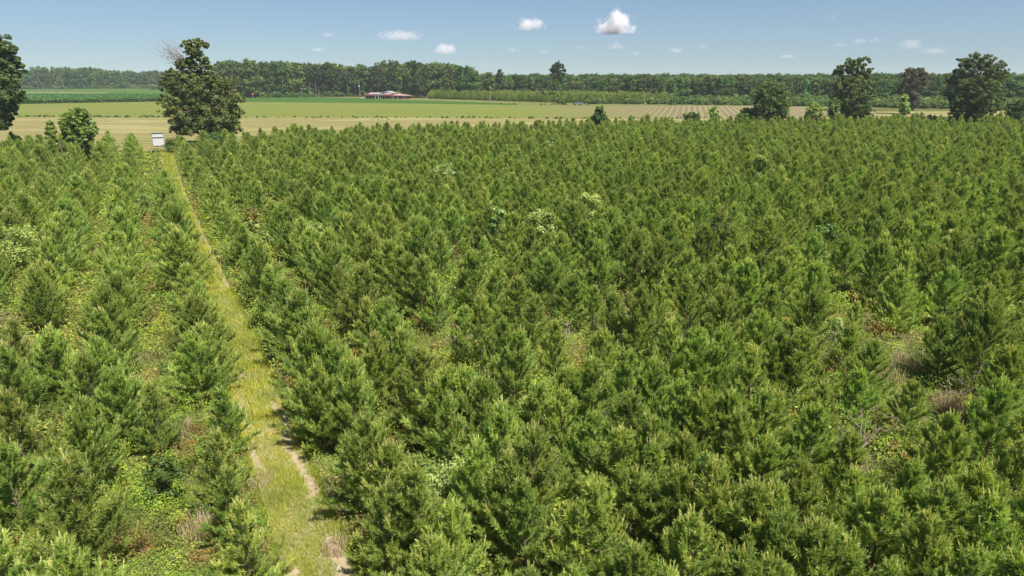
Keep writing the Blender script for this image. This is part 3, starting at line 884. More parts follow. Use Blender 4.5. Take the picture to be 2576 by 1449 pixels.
def dead_tree(R, h, spread=0.5, n=14):
    tb = Tubes()
    t = np.linspace(0, 1, 7)
    tr = np.stack([np.cumsum(R.normal(0, 0.03, 7)) * h * 0.3, np.cumsum(R.normal(0, 0.03, 7)) * h * 0.3, t * h], 1)
    tb.add(tr, np.linspace(0.03, 0.008, 7) * h / 2.5, 5)
    for i in range(n):
        q = R.uniform(0.25, 0.98); i0 = int(q * 6)
        a = R.uniform(0, 6.28); L = h * spread * (1.15 - q) * R.uniform(0.6, 1.2)
        s = tr[i0]; e = s + np.array([math.cos(a) * L, math.sin(a) * L, L * R.uniform(0.4, 1.1)])
        c = curve(s, e, R, 5, 0.08)
        tb.add(c, np.linspace(0.014, 0.006, 5) * h / 2.5, 4)
        for m in range(3):
            e2 = c[2 + m % 3] + R.normal(0, 0.28, 3) * L + np.array([0, 0, 0.2 * L])
            tb.add(curve(c[2 + m % 3], e2, R, 3, 0.05), np.array([0.008, 0.006, 0.004]) * h / 2.5, 3)
    return tb


for k, (px, py, h, mat, lab) in enumerate([
        (36, 880, 2.4, 'dead_grey', "bare dead sapling with pale forking twigs between pines at the far left"),
        (1162, 885, 2.0, 'dead', "leafless dead pine sapling between green pines near the middle"),
        (1428, 905, 2.2, 'dead', "bare brown dead sapling above a patch of yellow green brambles"),
        (1515, 860, 1.6, 'dead', "brown dead shrub behind the bare sapling in the middle gap"),
        (2092, 930, 2.2, 'dead', "pale dead sapling at the left rim of the clearing"),
        (2145, 1185, 2.6, 'dead', "dark trunked dead pine with brown twigs among pines below the clearing"),
        (1930, 720, 1.8, 'dead_grey', "grey dead sapling poking between pines behind the clearing"),
        (2405, 1040, 1.7, 'dead', "dense brown dead brushwood at the clearing's lower right")]):
    R = np.random.default_rng(300 + k)
    b = ground(px, py)
    o = link("dead_sapling", dead_tree(R, h, 0.55, 20 if 'dense' in lab else 15).mesh("dead_sapling", M[mat]))
    o.location = (b[0], b[1], 0)
    tag(o, lab, "dead sapling", "dead saplings among the pines")


# ---------------------------------------------------------------- broadleaf saplings and vine mounds among the pines
def sapling_mesh(R, h, r, nc, per, leaf, mat, up=0.8, narrow=1.0):
    tb = Tubes()
    t = np.linspace(0, 1, 6)
    tr = np.stack([R.normal(0, 0.05, 6) * t, R.normal(0, 0.05, 6) * t, t * h * 0.95], 1)
    tb.add(tr, np.linspace(0.035, 0.01, 6), 5)
    C = []
    for i in range(nc):
        q = R.uniform(0.25, 1.0)
        a = R.uniform(0, 6.28)
        L = r * (1 - abs(q - 0.55) * 1.1) * R.uniform(0.5, 1.1) * narrow
        p = np.array([math.cos(a) * L, math.sin(a) * L, h * q + R.normal(0, 0.08)])
        C.append(p)
        s = tr[min(5, int(q * 4.2))]
        tb.add(curve(s, p, R, 4, 0.06), np.linspace(0.014, 0.005, 4), 4)
    C = np.array(C)
    V, F, tone = leaf_cloud(R, C, np.full(nc, 0.26 * r + 0.1) * R.uniform(0.7, 1.2, nc), per, leaf, up=up, shell=0.1)
    return np_mesh("sapling_crown", V, F, M[mat], tone), tb.mesh("sapling_trunk", M['bark'])


for k, (px, py, h, r, nc, leaf, mat, name, lab, cat) in enumerate([
        (1115, 415, 4.3, 1.5, 26, 0.26, 'light_leaf', "broadleaf_sapling", "silvery green broadleaf sapling standing above the pines near the middle", "sapling"),
        (1145, 525, 3.7, 0.7, 14, 0.24, 'light_leaf', "broadleaf_sapling", "small yellow green sapling poking up between mid-distance pines", "sapling"),
        (1250, 520, 4.0, 1.0, 20, 0.24, 'light_leaf', "broadleaf_sapling", "leafy light green sapling beside the two-stemmed one, among dense pines", "sapling"),
        (1365, 535, 4.0, 1.3, 28, 0.24, 'light_leaf', "broadleaf_sapling", "bushy pale green two-stemmed sapling rising among dense pines", "sapling"),
        (1490, 490, 3.6, 1.3, 18, 0.24, 'light_leaf', "broadleaf_sapling", "flat topped pale sapling level with the pine tops", "sapling"),
        (1815, 545, 4.3, 1.35, 34, 0.20, 'leaf', "broadleaf_sapling", "round dark and bright green broadleaf tree overtopping pines right of the middle", "sapling"),
        (2080, 570, 3.6, 1.1, 16, 0.24, 'leaf', "broadleaf_sapling", "spreading dark green sapling among the pines above the clearing", "sapling"),
        (2405, 580, 3.6, 1.0, 16, 0.22, 'light_leaf', "broadleaf_sapling", "yellow green sapling among the pines at the far right", "sapling"),
        (1925, 395, 4.2, 1.6, 20, 0.28, 'light_leaf', "broadleaf_sapling", "pale sapling showing in the distant pine rows at right", "sapling"),
        (1380, 350, 4.3, 1.4, 16, 0.3, 'light_leaf', "broadleaf_sapling", "light green sapling in the farthest pine rows near the middle", "sapling"),
        (22, 565, 3.7, 1.9, 40, 0.22, 'light_leaf', "broadleaf_sapling", "wide cream-flowered shrub at the left edge between pines", "shrub"),
        (350, 490, 2.4, 1.2, 26, 0.18, 'light_leaf', "broadleaf_sapling", "low pale shrub in the row gap just left of the track", "shrub"),
        (130, 890, 1.9, 0.8, 18, 0.16, 'leaf', "broadleaf_sapling", "bright green low sapling in front of pines at the left", "sapling"),
        (390, 1155, 1.7, 0.7, 20, 0.14, 'leaf', "broadleaf_sapling", "bright leafy sapling in brambles in front of the small lone pine", "sapling"),
        (1110, 1190, 1.7, 1.1, 34, 0.13, 'light_leaf', "broadleaf_sapling", "pale flowering elder shrub in the gap between front pine rows", "shrub"),
        (438, 350, 2.6, 2.0, 40, 0.26, 'leaf', "broadleaf_sapling", "dark green shrub right beside the white hunting blind", "shrub"),
        (540, 338, 3.6, 2.5, 40, 0.3, 'leaf', "broadleaf_sapling", "low green shrub under the big oak at the field edge", "shrub")]):
    R = np.random.default_rng(500 + k)
    b = ground(px, py, h)
    cm, tm = sapling_mesh(R, h, r, nc, 80, leaf * 0.68, mat)
    tree_thing(name, (b[0], b[1], 0), cm, tm, lab, cat, "broadleaf saplings and shrubs among the pines", R.uniform(0, 6.28))

for k, (px, py, r, h, lab) in enumerate([
        (632, 585, 2.3, 2.7, "large mound of yellow green vines beside the first pine rows right of the track"),
        (640, 545, 1.7, 2.5, "smaller yellow green vine mound just behind the large one"),
        (795, 580, 1.5, 2.3, "yellow green vine patch between the second and third pine rows"),
        (1345, 945, 1.5, 0.9, "mound of yellow green brambles below the bare dead sapling"),
        (2110, 825, 1.6, 1.2, "pale yellow green bramble mound at the top of the clearing"),
        (1410, 1265, 1.1, 0.8, "bright bramble mound in the gap between front pines"),
        (110, 1090, 1.1, 0.8, "yellowish bramble heap between the two leftmost front pines"),
        (1560, 1325, 0.8, 0.7, "small bright bramble patch at the lower middle")]):
    R = np.random.default_rng(600 + k)
    b = ground(px, py, h * 0.6)
    n = 60
    C = np.stack([R.normal(0, r * 0.45, n), R.normal(0, r * 0.45, n), R.uniform(0.1, 1, n)], 1)
    C[:, 2] *= h * np.exp(-(C[:, 0] ** 2 + C[:, 1] ** 2) / (r * r))
    V, F, tone = leaf_cloud(R, C, np.full(n, 0.28), 45, 0.05 + 0.0022 * np.hypot(*b[:2]), up=1.0, shell=0.1)
    o = link("vine_mound", np_mesh("vine_mound", V, F, M['light_leaf'] if k % 2 == 0 else M['under'], tone))
    o.location = (b[0], b[1], 0)
    tag(o, lab, "vine mound", "vine and bramble mounds among the pines")

# ---------------------------------------------------------------- the single trees by the field
specimen("oak_tree", 505, 165, [(470, 108, 15), (482, 125, 20), (478, 150, 20), (500, 104, 12), (520, 112, 6), (518, 152, 10), (526, 165, 8), (448, 160, 14), (490, 178, 28), (432, 184, 13), (414, 194, 9), (408, 208, 8), (462, 198, 30), (530, 196, 18), (555, 205, 16), (578, 205, 12), (440, 225, 36), (500, 235, 44), (560, 240, 42), (590, 250, 26), (430, 262, 30), (480, 275, 46), (540, 280, 46), (590, 285, 24), (450, 300, 34), (520, 308, 34), (572, 308, 30), (445, 322, 16), (590, 318, 16)],
         "huge olive brown oak standing alone at the field edge behind the white hunting blind", "oak tree", M['oak'], 11, trunk_r=0.65, trunk_h=3.0, leaf=0.27, per=70, nsub=21, copies=(-0.9, 0.0, 0.9), depth=5.5, clump=0.22)
oak = bpy.data.objects["oak_tree"]
Rk = np.random.default_rng(12)
tb = Tubes()
for i in range(26):
    a = np.array([-3.0 + Rk.normal(0, 0.8), Rk.normal(0, 0.8), 17.0 + Rk.uniform(-1, 1.5)])
    e = a + np.array([Rk.uniform(-4.2, -0.6), Rk.normal(0, 1.2), Rk.uniform(0.2, 4.2)])
    c = curve(a, e, Rk, 6, 0.05, 0.05)
    tb.add(c, np.linspace(0.07, 0.02, 6), 4)
    for m in range(5):
        q = c[2 + m % 4]
        tb.add(curve(q, q + Rk.normal(0, 0.5, 3) + [-0.3, 0, 0.5], Rk, 4, 0.08), np.linspace(0.03, 0.012, 4), 3)
link("dead_branches", tb.mesh("oak_dead_branches", M['dead_grey']), oak)

specimen("oak_tree", -70, 160, [(-10, 100, 30), (5, 125, 26), (-60, 70, 50), (35, 118, 12), (-15, 150, 40), (30, 150, 26), (48, 165, 20), (-20, 195, 46), (20, 195, 26), (-10, 235, 44), (35, 232, 22), (52, 246, 10), (-15, 270, 40), (25, 275, 20), (-60, 150, 60), (-80, 240, 70), (-120, 190, 70), (-150, 260, 60), (-140, 120, 50), (-20, 300, 26), (20, 305, 12)],
         "tall dark green oak cut off by the photo's edge, with layered branches over the field", "oak tree", M['dark_oak'], 21, trunk_r=0.6, trunk_h=4.0, leaf=0.30, per=74, nsub=16, copies=(-0.8, 0.0, 0.8), depth=5, clump=0.22)
specimen("broadleaf_tree", 192, 142, [(190, 284, 14), (202, 282, 12), (182, 297, 20), (206, 298, 20), (170, 312, 18), (218, 314, 18), (193, 314, 20), (230, 324, 11), (172, 330, 18), (212, 332, 18), (192, 336, 18), (166, 320, 8), (180, 344, 15), (205, 346, 15), (222, 340, 11), (192, 356, 15)],
         "rounded bright green small tree on the plantation edge by the tan stubble", "tree", M['bright_leaf'], 31, trunk_r=0.2, trunk_h=1.2, leaf=0.27, per=52, nsub=24, copies=(-0.7, 0.0, 0.7), depth=2.6, clump=0.25)
specimen("broadleaf_tree", 124, 142, [(122, 308, 5), (125, 318, 7), (122, 328, 8), (130, 332, 7), (126, 344, 10), (128, 356, 10)],
         "narrow light green sapling beside the rounded bright green small tree", "tree", M['light_leaf'], 32, trunk_r=0.12, trunk_h=1.2, leaf=0.3, per=40, nsub=12, copies=(-0.5, 0.5), depth=1)
specimen("broadleaf_tree", 1508, 190, [(1509, 273, 9), (1507, 285, 15), (1500, 298, 17), (1518, 298, 17), (1508, 305, 20)],
         "conical dark green small tree between the pine tops and the ridged field", "tree", M['leaf'], 33, trunk_r=0.15, trunk_h=1.0, leaf=0.36, per=42, nsub=20, copies=(-0.7, 0.7), depth=2)
specimen("broadleaf_tree", 1740, 200, [(1735, 292, 14), (1750, 294, 12), (1742, 303, 18)],
         "low rounded bush in front of the ridged field, left of a pointed light sapling", "bush", M['leaf'], 34, trunk_r=0.12, trunk_h=0.6, leaf=0.34, per=42, nsub=20, copies=(-0.7, 0.7), depth=1.6)
specimen("broadleaf_tree", 1797, 205, [(1797, 274, 7), (1795, 285, 12), (1800, 297, 14)],
         "pointed light green sapling in front of the ridged field", "tree", M['light_leaf'], 35, trunk_r=0.12, trunk_h=0.8, leaf=0.3, per=40, nsub=16, copies=(-0.6, 0.6), depth=1.2)
specimen("broadleaf_tree", 1885, 205, [(1880, 282, 14), (1895, 284, 14), (1870, 296, 18), (1900, 297, 16), (1885, 302, 20)],
         "rounded green bush just left of the round dark tree by the fields", "bush", M['bright_leaf'], 36, trunk_r=0.15, trunk_h=0.6, leaf=0.34, per=42, nsub=20, copies=(-0.7, 0.7), depth=2)
specimen("broadleaf_tree", 1945, 205, [(1935, 218, 22), (1955, 222, 20), (1920, 238, 26), (1965, 240, 26), (1945, 250, 34), (1915, 262, 18), (1970, 268, 24), (1940, 282, 28), (1960, 292, 18)],
         "dense round very dark tree standing at the end of the ridged field", "tree", M['dark_oak'], 37, trunk_r=0.3, trunk_h=1.5, leaf=0.28, per=70, nsub=22, copies=(-0.8, 0, 0.8), depth=3.4)
specimen("broadleaf_tree", 2052, 215, [(2050, 268, 12), (2040, 280, 16), (2062, 278, 14), (2052, 290, 18), (2030, 292, 10)],
         "light green leafy bush between the round dark tree and the tall twin-crowned tree", "bush", M['light_leaf'], 38, trunk_r=0.12, trunk_h=0.6, leaf=0.34, per=40, nsub=18, copies=(-0.7, 0.7), depth=2)
specimen("broadleaf_tree", 2100, 212, [(2102, 262, 12), (2098, 275, 15), (2104, 288, 14)],
         "narrow green young tree at the foot of the tall twin-crowned tree", "tree", M['leaf'], 39, trunk_r=0.12, trunk_h=0.8, leaf=0.34, per=40, nsub=18, copies=(-0.7, 0.7), depth=1.6)
specimen("oak_tree", 2150, 225, [(2140, 155, 16), (2170, 158, 20), (2115, 172, 16), (2103, 178, 10), (2145, 178, 22), (2178, 175, 16), (2150, 200, 28), (2125, 215, 26), (2175, 212, 24), (2110, 235, 24), (2150, 240, 34), (2185, 235, 22), (2160, 262, 30), (2130, 268, 22), (2150, 285, 26), (2178, 275, 18)],
         "tall dark oak with a split twin-lobed crown rising above the woods", "oak tree", M['dark_oak'], 41, trunk_r=0.5, trunk_h=2.5, leaf=0.30, per=74, nsub=15, copies=(-0.8, 0, 0.8), depth=5, clump=0.23)
specimen("grey_tree", 2300, 330, [(2290, 178, 10), (2315, 178, 13), (2280, 190, 12), (2330, 192, 12), (2300, 200, 20), (2275, 212, 14), (2325, 212, 16), (2300, 228, 18), (2295, 248, 14), (2300, 262, 12)],
         "greyish sparse leaved tree standing before the woods between two dark oaks", "tree", M['grey_leaf'], 42, trunk_r=0.4, trunk_h=4, leaf=0.45, per=34, nsub=18, copies=(-0.7, 0.3), depth=4, clump=0.3)
specimen("oak_tree", 2455, 230, [(2455, 152, 22), (2480, 150, 20), (2430, 162, 22), (2505, 165, 20), (2410, 185, 22), (2460, 185, 36), (2500, 192, 30), (2530, 182, 12), (2395, 200, 12), (2430, 212, 30), (2490, 222, 30), (2400, 235, 22), (2450, 240, 34), (2480, 255, 28), (2420, 262, 22), (2505, 262, 20), (2445, 275, 26), (2400, 278, 12)],
         "broad spreading dark oak with a leaning rounded crown near the photo's edge", "oak tree", M['dark_oak'], 43, trunk_r=0.6, trunk_h=3, leaf=0.30, per=74, nsub=15, copies=(-0.8, 0, 0.8), depth=6, clump=0.22)
specimen("broadleaf_tree", 2278, 235, [(2277, 246, 7), (2275, 262, 10), (2278, 278, 12)],
         "slender bright green sapling beneath the greyish sparse tree", "tree", M['light_leaf'], 44, trunk_r=0.12, trunk_h=1, leaf=0.34, per=36, nsub=14, copies=(-0.5, 0.5), depth=1.2)
specimen("broadleaf_tree", 2555, 235, [(2550, 270, 14), (2572, 266, 18), (2560, 282, 20)],
         "dark green bush beside the broad spreading oak at the photo's edge", "bush", M['dark_oak'], 45, trunk_r=0.12, trunk_h=0.6, leaf=0.34, per=40, nsub=18, copies=(-0.6, 0.6), depth=2)

# ---------------------------------------------------------------- woods
def wood_tree(R, h, w, mat, bark, pine=False):
    lobes = []
    if pine:
        for i in range(7):
            lobes.append((R.normal(0, w * 0.28), h * R.uniform(0.72, 0.97), w * R.uniform(0.16, 0.26)))
    else:
        for i in range(10):
            q = R.uniform(0.28, 0.93)
            prof = math.sin(min(1, (q - 0.1) / 0.9) ** 0.9 * math.pi) ** 0.6
            lobes.append((R.uniform(-1, 1) * w * 0.36 * prof, h * q, w * R.uniform(0.16, 0.25)))
        lobes.append((R.normal(0, 0.3), h * 0.92, w * 0.15))
        for i in range(3):
            lobes.append((R.uniform(-1, 1) * w * 0.34, h * R.uniform(0.12, 0.3), w * R.uniform(0.14, 0.2)))
    return lobed_tree(R, lobes, h * 0.3, 0.28, mat, bark, "woodland_tree", clump=0.36, per=22, nsub=12, leaf=0.62, copies=(-0.8, 0.8) if not pine else (-0.5, 0.5), depth=w * 0.28)


WOOD = []
for i, (h, w, mat, pine) in enumerate([(22, 13, 'wood_leaf', 0), (20, 11, 'wood_leaf', 0), (24, 12, 'wood_leaf', 0), (19, 12, 'wood_leaf', 0), (21, 10, 'wood_leaf', 0), (23, 9, 'wood_pine', 1)]):
    R = np.random.default_rng(700 + i)
    c, t = wood_tree(R, h, w, M[mat], M['grey_bark'] if i != 4 else M['pale_bark'], pine)
    WOOD.append((c, t, h))
WLOOK = ["round crowned", "rather narrow", "tall billowing", "squat spreading", "pale trunked", "dark pine-like"]
wood_src = {}


def wood_row(pxs, Ds, heights, where, start, group, shape=(0, 1, 2, 3, 4, 5)):
    for n, (px, D, h) in enumerate(zip(pxs, Ds, heights), 1):
        k = int(rng.choice(shape))
        b = at_dist(px, D)
        e = tree_thing("woodland_tree", (b[0], b[1], -0.05), WOOD[k][0], WOOD[k][1],
                       f"{WLOOK[k]} tree, {nth(n)} {start} {where}", "tree", group, rng.uniform(0, 6.28), h / WOOD[k][2])
        wood_src.setdefault(k, (e.children[0], e.children[1]))


# far wood behind the corn (its near face)
pxs = np.arange(-40, 575, 19.0); n = len(pxs)
prof = np.interp(pxs, [-40, 60, 130, 250, 300, 575], [23, 23, 25.5, 24.5, 21.5, 21.5])
wood_row(pxs + rng.normal(0, 4, n), 1120 + rng.normal(0, 14, n), prof * rng.uniform(0.82, 1.12, n), "from the left along the far wood beyond the cornfield", "", "trees on the far wood's edge", (0, 2, 3, 1))
# wood behind the beans
pxs = np.arange(560, 950, 10.5); n = len(pxs)
prof = np.interp(pxs, [560, 650, 800, 950], [25.5, 25, 23.5, 22.0])
wood_row(pxs + rng.normal(0, 3, n), 580 + rng.normal(0, 8, n), prof * rng.uniform(0.80, 1.08, n), "from the big oak along the wood edge behind the bean field", "", "trees on the wood edge behind the beans")
# tall trees behind the shed
pxs = np.array([958, 975, 992, 1010, 1030, 1048, 1066, 1085, 1104, 1125, 1146, 1165, 1180]); n = len(pxs)
prof = np.array([26, 27.5, 26.5, 24, 26, 26.5, 25, 24.0, 23.5, 22, 23, 22, 19])
wood_row(pxs.astype(float), 535 + rng.normal(0, 8, n) + np.array([10, 0, 0, 0, 5, 0, -10, -15, -15, -20, -25, -30, -30]), prof, "from the left in the tall clump behind the red shed", "", "tall trees behind the red shed", (0, 2, 3))
# wood along the scrub
pxs = np.arange(1192, 2640, 17.0); n = len(pxs)
D_ = np.interp(pxs, [1190, 1650, 2640], [520, 445, 440]) + rng.normal(0, 8, n)
prof = np.interp(pxs, [1190, 1260, 1400, 1700, 2000, 2300, 2640], [17, 15, 14, 13, 13, 13.5, 14])
wood_row(pxs + rng.normal(0, 4, n), D_, prof * rng.uniform(0.78, 1.14, n), "from the red shed along the long wood behind the scrub", "", "trees on the long wood's edge", (0, 1, 2, 3, 4, 3))

# the depth of the woods
wk = sorted(wood_src)
WP = []; WI = []; WS = []
hk = np.array([WOOD[k][2] for k in wk])


def fill(px0, px1, D0, D1, dD, dpx_m, hfun):
    D = D0
    while D < D1:
        step = dpx_m * FPX / D
        for px in np.arange(px0, px1, step):
            b = at_dist(px + rng.normal(0, step * 0.3), D + rng.normal(0, dD * 0.3))
            i = rng.integers(0, len(wk))
            WP.append((b[0], b[1], -0.05)); WI.append(i); WS.append(hfun(px, D) * rng.uniform(0.74, 1.12) / hk[i])
        D += dD


fill(-60, 600, 1135, 1230, 22, 11, lambda px, D: np.interp(px, [-40, 60, 130, 250, 300, 575], [23, 23, 25.5, 24.5, 21.5, 21.5]) + 0.8)
fill(555, 960, 594, 680, 14, 8, lambda px, D: np.interp(px, [560, 650, 800, 950], [25.5, 25, 23.5, 22.0]))
fill(950, 1190, 552, 640, 16, 9, lambda px, D: 23)
fill(1180, 2660, 535, 640, 15, 9, lambda px, D: 15.3)
fill(1640, 2660, 460, 535, 15, 9, lambda px, D: 14.2)
fill(1100, 2660, 650, 1000, 28, 12, lambda px, D: 16.5)
fill(1000, 2660, 1000, 1700, 70, 18, lambda px, D: 17.5)
pw = np.array(WP)
o = mass("far_woodland", pw, [wood_src[k][0] for k in wk], np.array(WI), rng.uniform(0, 6.28, len(pw)), np.array(WS))
tag(o, "deep green woodland stretching to the horizon behind the fields", "woodland")
print("wood trees", len(pw))

# tall flat-topped pines above the long wood
specimen("tall_pine", 1403, 430, [(1403, 160, 7), (1392, 167, 7), (1414, 166, 7), (1403, 172, 8), (1386, 177, 6), (1422, 176, 5), (1409, 181, 7), (1394, 183, 7), (1383, 187, 4), (1420, 186, 5), (1402, 193, 6), (1410, 200, 4)],
         "tall flat-topped old pine towering over the long wood", "pine tree", M['wood_pine'], 51, trunk_r=0.42, trunk_h=13, leaf=0.5, per=34, nsub=16, copies=(-0.6, 0.6), depth=3, barkmat=M['grey_bark'], up=0.9, clump=0.26)
specimen("tall_pine", 1257, 490, [(1257, 178, 5), (1252, 186, 7), (1263, 188, 7), (1256, 196, 9), (1250, 205, 8), (1264, 207, 8), (1257, 218, 8)],
         "narrower tall pine standing above the wood right of the red shed", "pine tree", M['wood_pine'], 52, trunk_r=0.36, trunk_h=10, leaf=0.5, per=34, nsub=14, copies=(-0.6, 0.6), depth=2.4, up=0.9, clump=0.26)

# ---------------------------------------------------------------- scrub and far young pines in front of the long wood
SHRUB = []
for i in range(4):
    R = np.random.default_rng(800 + i)
    n = 22
    C = np.stack([R.normal(0, 0.9, n), R.normal(0, 0.9, n), R.uniform(0.3, 2.4, n)], 1)
    V, F, tone = leaf_cloud(R, C, np.full(n, 0.7), 30, 0.42, up=0.6, shell=0.2)
    SHRUB.append(np_mesh("scrub_bush", V, F, M['leaf'] if i in (0, 3) else M['wood_leaf'], tone))
shrub_src = []
for n, (px, D, s, lab) in enumerate([(1404, 395, 1.25, "round dark bush left of the parked pickup at the scrub's foot"), (1420, 393, 0.8, "small yellow green bush between the round dark bush and the pickup"), (1478, 402, 1.0, "green bush just right of the pickup"), (1510, 405, 1.15, "spreading bush second to the right of the pickup"),
                                     (1545, 405, 0.9, "low bush at the scrub's foot left of the lone utility pole"), (1598, 405, 1.3, "broad dark bush close to the utility pole in the scrub"), (1640, 400, 1.35, "rounded bush behind the middle of the ridged field"), (1700, 400, 1.5, "tall bright bush above the ridged field"), (1760, 400, 1.2, "brownish green bush above the ridged field's right half"),
                                     (378, 980, 2.6, "dark rounded bush alone at the end of the hay field"), (355, 1060, 2.0, "brown tinged small tree at the far hay field's end"), (395, 1010, 1.8, "pale bush between the dark rounded bush and the big oak"), (680, 565, 1.3, "kudzu covered pale bush at the wood edge behind the bean field"), (655, 568, 0.9, "low green bush behind the road sign"), (1080, 505, 1.0, "bush at the right end of the red shed")]):
    b = at_dist(px, D)
    o = link("scrub_bush", SHRUB[n % 4] if n not in (9, 10) else SHRUB[n % 2])
    o.location = (b[0], b[1], -0.05); o.rotation_euler = (0, 0, n * 1.3); o.scale = (s,) * 3
    tag(o, lab, "bush", "bushes along the field margins")
    if n < 4: shrub_src.append(o)
SP = []; SI = []; SS = []
for px in np.arange(1480, 2660, 3.4):
    D0 = np.interp(px, [1480, 1700, 2060, 2660], [404, 402, 398, 390])
    for k in range(5):
        D = D0 + 2 + k * 9 + rng.normal(0, 3)
        b = at_dist(px + rng.normal(0, 6), D)
        SP.append((b[0], b[1], -0.05)); SI.append(rng.integers(0, 4)); SS.append(rng.uniform(0.7, 1.5) * (0.8 + 0.12 * k))
for px in np.arange(560, 945, 7):        # foot of the wood behind the beans
    b = at_dist(px + rng.normal(0, 3), 566 + rng.normal(0, 3)); SP.append((b[0], b[1], -0.05)); SI.append(rng.integers(0, 4)); SS.append(rng.uniform(0.5, 1.5))
for px in np.arange(-20, 560, 6):
    b = at_dist(px + rng.normal(0, 3), 1104 + rng.normal(0, 4)); SP.append((b[0], b[1], -0.05)); SI.append(rng.integers(0, 4)); SS.append(rng.uniform(0.8, 1.9))
o = mass("scrub_thicket", SP, shrub_src, SI, rng.uniform(0, 6.28, len(SP)), SS)
tag(o, "tangled green scrub along the foot of the woods", "scrub")
# weeds on the field margins
SP = []; SI = []; SS = []
for x0, y0, x1, y1, n, jit in ((0, 293.5, 420, 295, 170, 0.7), (600, 296, 1000, 296, 50, 0.8), (1000, 296, 1480, 298.5, 70, 0.5), (1480, 298, 2060, 298, 60, 0.5), (1250, 261.5, 1480, 265, 40, 0.4), (930, 300, 1000, 303, 6, 2)):
    for i in range(n):
        q = rng.uniform()
        b = ground(x0 + (x1 - x0) * q, y0 + (y1 - y0) * q + rng.normal(0, jit))
        SP.append((b[0], b[1], 0)); SI.append(rng.integers(0, 4)); SS.append(rng.uniform(0.05, 0.24) * rng.choice([0.6, 1.0, 1.3]))
o = mass("margin_weeds", SP, shrub_src, SI, rng.uniform(0, 6.28, len(SP)), SS)
tag(o, "low weeds scattered along the field margins", "weeds")
# band of young pines beyond the fields
SP = []
for px in np.arange(1085, 1680, 5.2):
    D0 = np.interp(px, [1085, 1300, 1480, 1680], [500, 440, 410, 412]); D1 = np.interp(px, [1085, 1300, 1480, 1680], [545, 520, 470, 450])
    for D in np.arange(D0, D1, 4.5):
        b = at_dist(px + rng.normal(0, 1.5), D + rng.normal(0, 0.6)); SP.append((b[0], b[1], 0))
m_ = len(SP)
o = mass("distant_pine_plantation", SP, src, rng.integers(0, len(ks), m_), rng.uniform(0, 6.28, m_), rng.uniform(0.95, 1.65, m_))
tag(o, "band of young pines in front of the long wood, beyond the fields", "pine plantation")

# ---------------------------------------------------------------- corn field
CF = [G(x, y) for x, y in ((-620, 268.3), (0, 262.3), (410, 255.3))]
CB = [G(x, y) for x, y in ((-620, 241), (0, 240), (410, 241.5))]
nu, nv_ = 120, 40
V = []
for i in range(nu + 1):
    q = i / nu * 2
    k = min(1, int(q)); f = q - k
    a = CF[k] * (1 - f) + CF[k + 1] * f; b = CB[k] * (1 - f) + CB[k + 1] * f
    for j in range(nv_ + 1):
        p = a + (b - a) * (j / nv_)
        V.append((p[0], p[1], 1.75 + rng.normal(0, 0.16)))
V = np.array(V)
idx = np.arange((nu + 1) * (nv_ + 1)).reshape(nu + 1, nv_ + 1)
F = np.stack([idx[:-1, :-1], idx[1:, :-1], idx[1:, 1:], idx[:-1, 1:]], -1).reshape(-1, 4)
fr = idx[:, 0]; lowv = V[fr].copy(); lowv[:, 2] = 0; base = len(V)
V = np.concatenate([V, lowv])
F = np.concatenate([F, np.stack([fr[:-1], fr[1:], base + np.arange(1, nu + 1), base + np.arange(nu)], -1)])
tn = np.clip(0.35 + rng.normal(0, 0.12, len(V)), 0, 1)
# leaves on the stand
nl = 26000
q = rng.uniform(0, 2, nl); k = np.minimum(1, q.astype(int)); f = (q - k)[:, None]
CFa, CBa = np.array(CF), np.array(CB)
a = CFa[k] * (1 - f) + CFa[k + 1] * f; b = CBa[k] * (1 - f) + CBa[k + 1] * f
s = rng.uniform(0, 1, (nl, 1)) ** 3
p = a + (b - a) * s
edge = (s[:, 0] < 0.06)
z = np.where(edge, rng.uniform(0.3, 2.1, nl), rng.uniform(1.6, 2.15, nl))
p3 = np.concatenate([p - unit(a) * 0.3 * edge[:, None], z[:, None]], 1)
Vl, Fl = leaf_quads(p3, unit(np.array([0, 0, 0.6]) + rng.normal(size=p3.shape) * 0.6), 0.6 * rng.uniform(0.6, 1.3, nl), rng, 1.8)
tl = np.repeat(rng.uniform(0.2, 1, nl), 4)
tag(link("corn_field", np_mesh("corn_field", np.concatenate([V, Vl]), np.concatenate([F, Fl + len(V)]), M['corn'], np.concatenate([tn, tl]))), "dark green standing corn beyond the light green field", "corn field", None, "stuff")

# ---------------------------------------------------------------- red shed
M['red'] = plain_mat("red_boards", (0.20, 0.028, 0.024), (0.28, 0.05, 0.04), 2, 0.75, stretch=(6, 6, 0.4))
M['redroof'] = plain_mat("red_metal_roof", (0.15, 0.042, 0.038), (0.22, 0.075, 0.07), 0.6, 0.38, 0.0, stretch=(3, 0.5, 0.5))
M['glareroof'] = plain_mat("pink_glare_roof", (0.50, 0.38, 0.38), (0.38, 0.22, 0.22), 0.3, 0.35, 0.0, stretch=(2, 0.5, 0.5))  # pink-white glare off the metal roof is put into the base colour
M['greyroof'] = plain_mat("grey_metal_roof", (0.42, 0.44, 0.46), (0.52, 0.53, 0.54), 0.7, 0.35, 0.3, stretch=(3, 0.5, 0.5))
M['white'] = plain_mat("white_paint", (0.50, 0.49, 0.475), (0.62, 0.61, 0.59), 3, 0.6)
M['offwhite'] = plain_mat("weathered_white", (0.50, 0.49, 0.47), (0.66, 0.65, 0.62), 3, 0.7)
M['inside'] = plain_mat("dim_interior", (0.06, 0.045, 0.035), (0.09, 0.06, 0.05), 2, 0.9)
M['post'] = plain_mat("pale_posts", (0.38, 0.32, 0.27), (0.50, 0.43, 0.37), 4, 0.8)
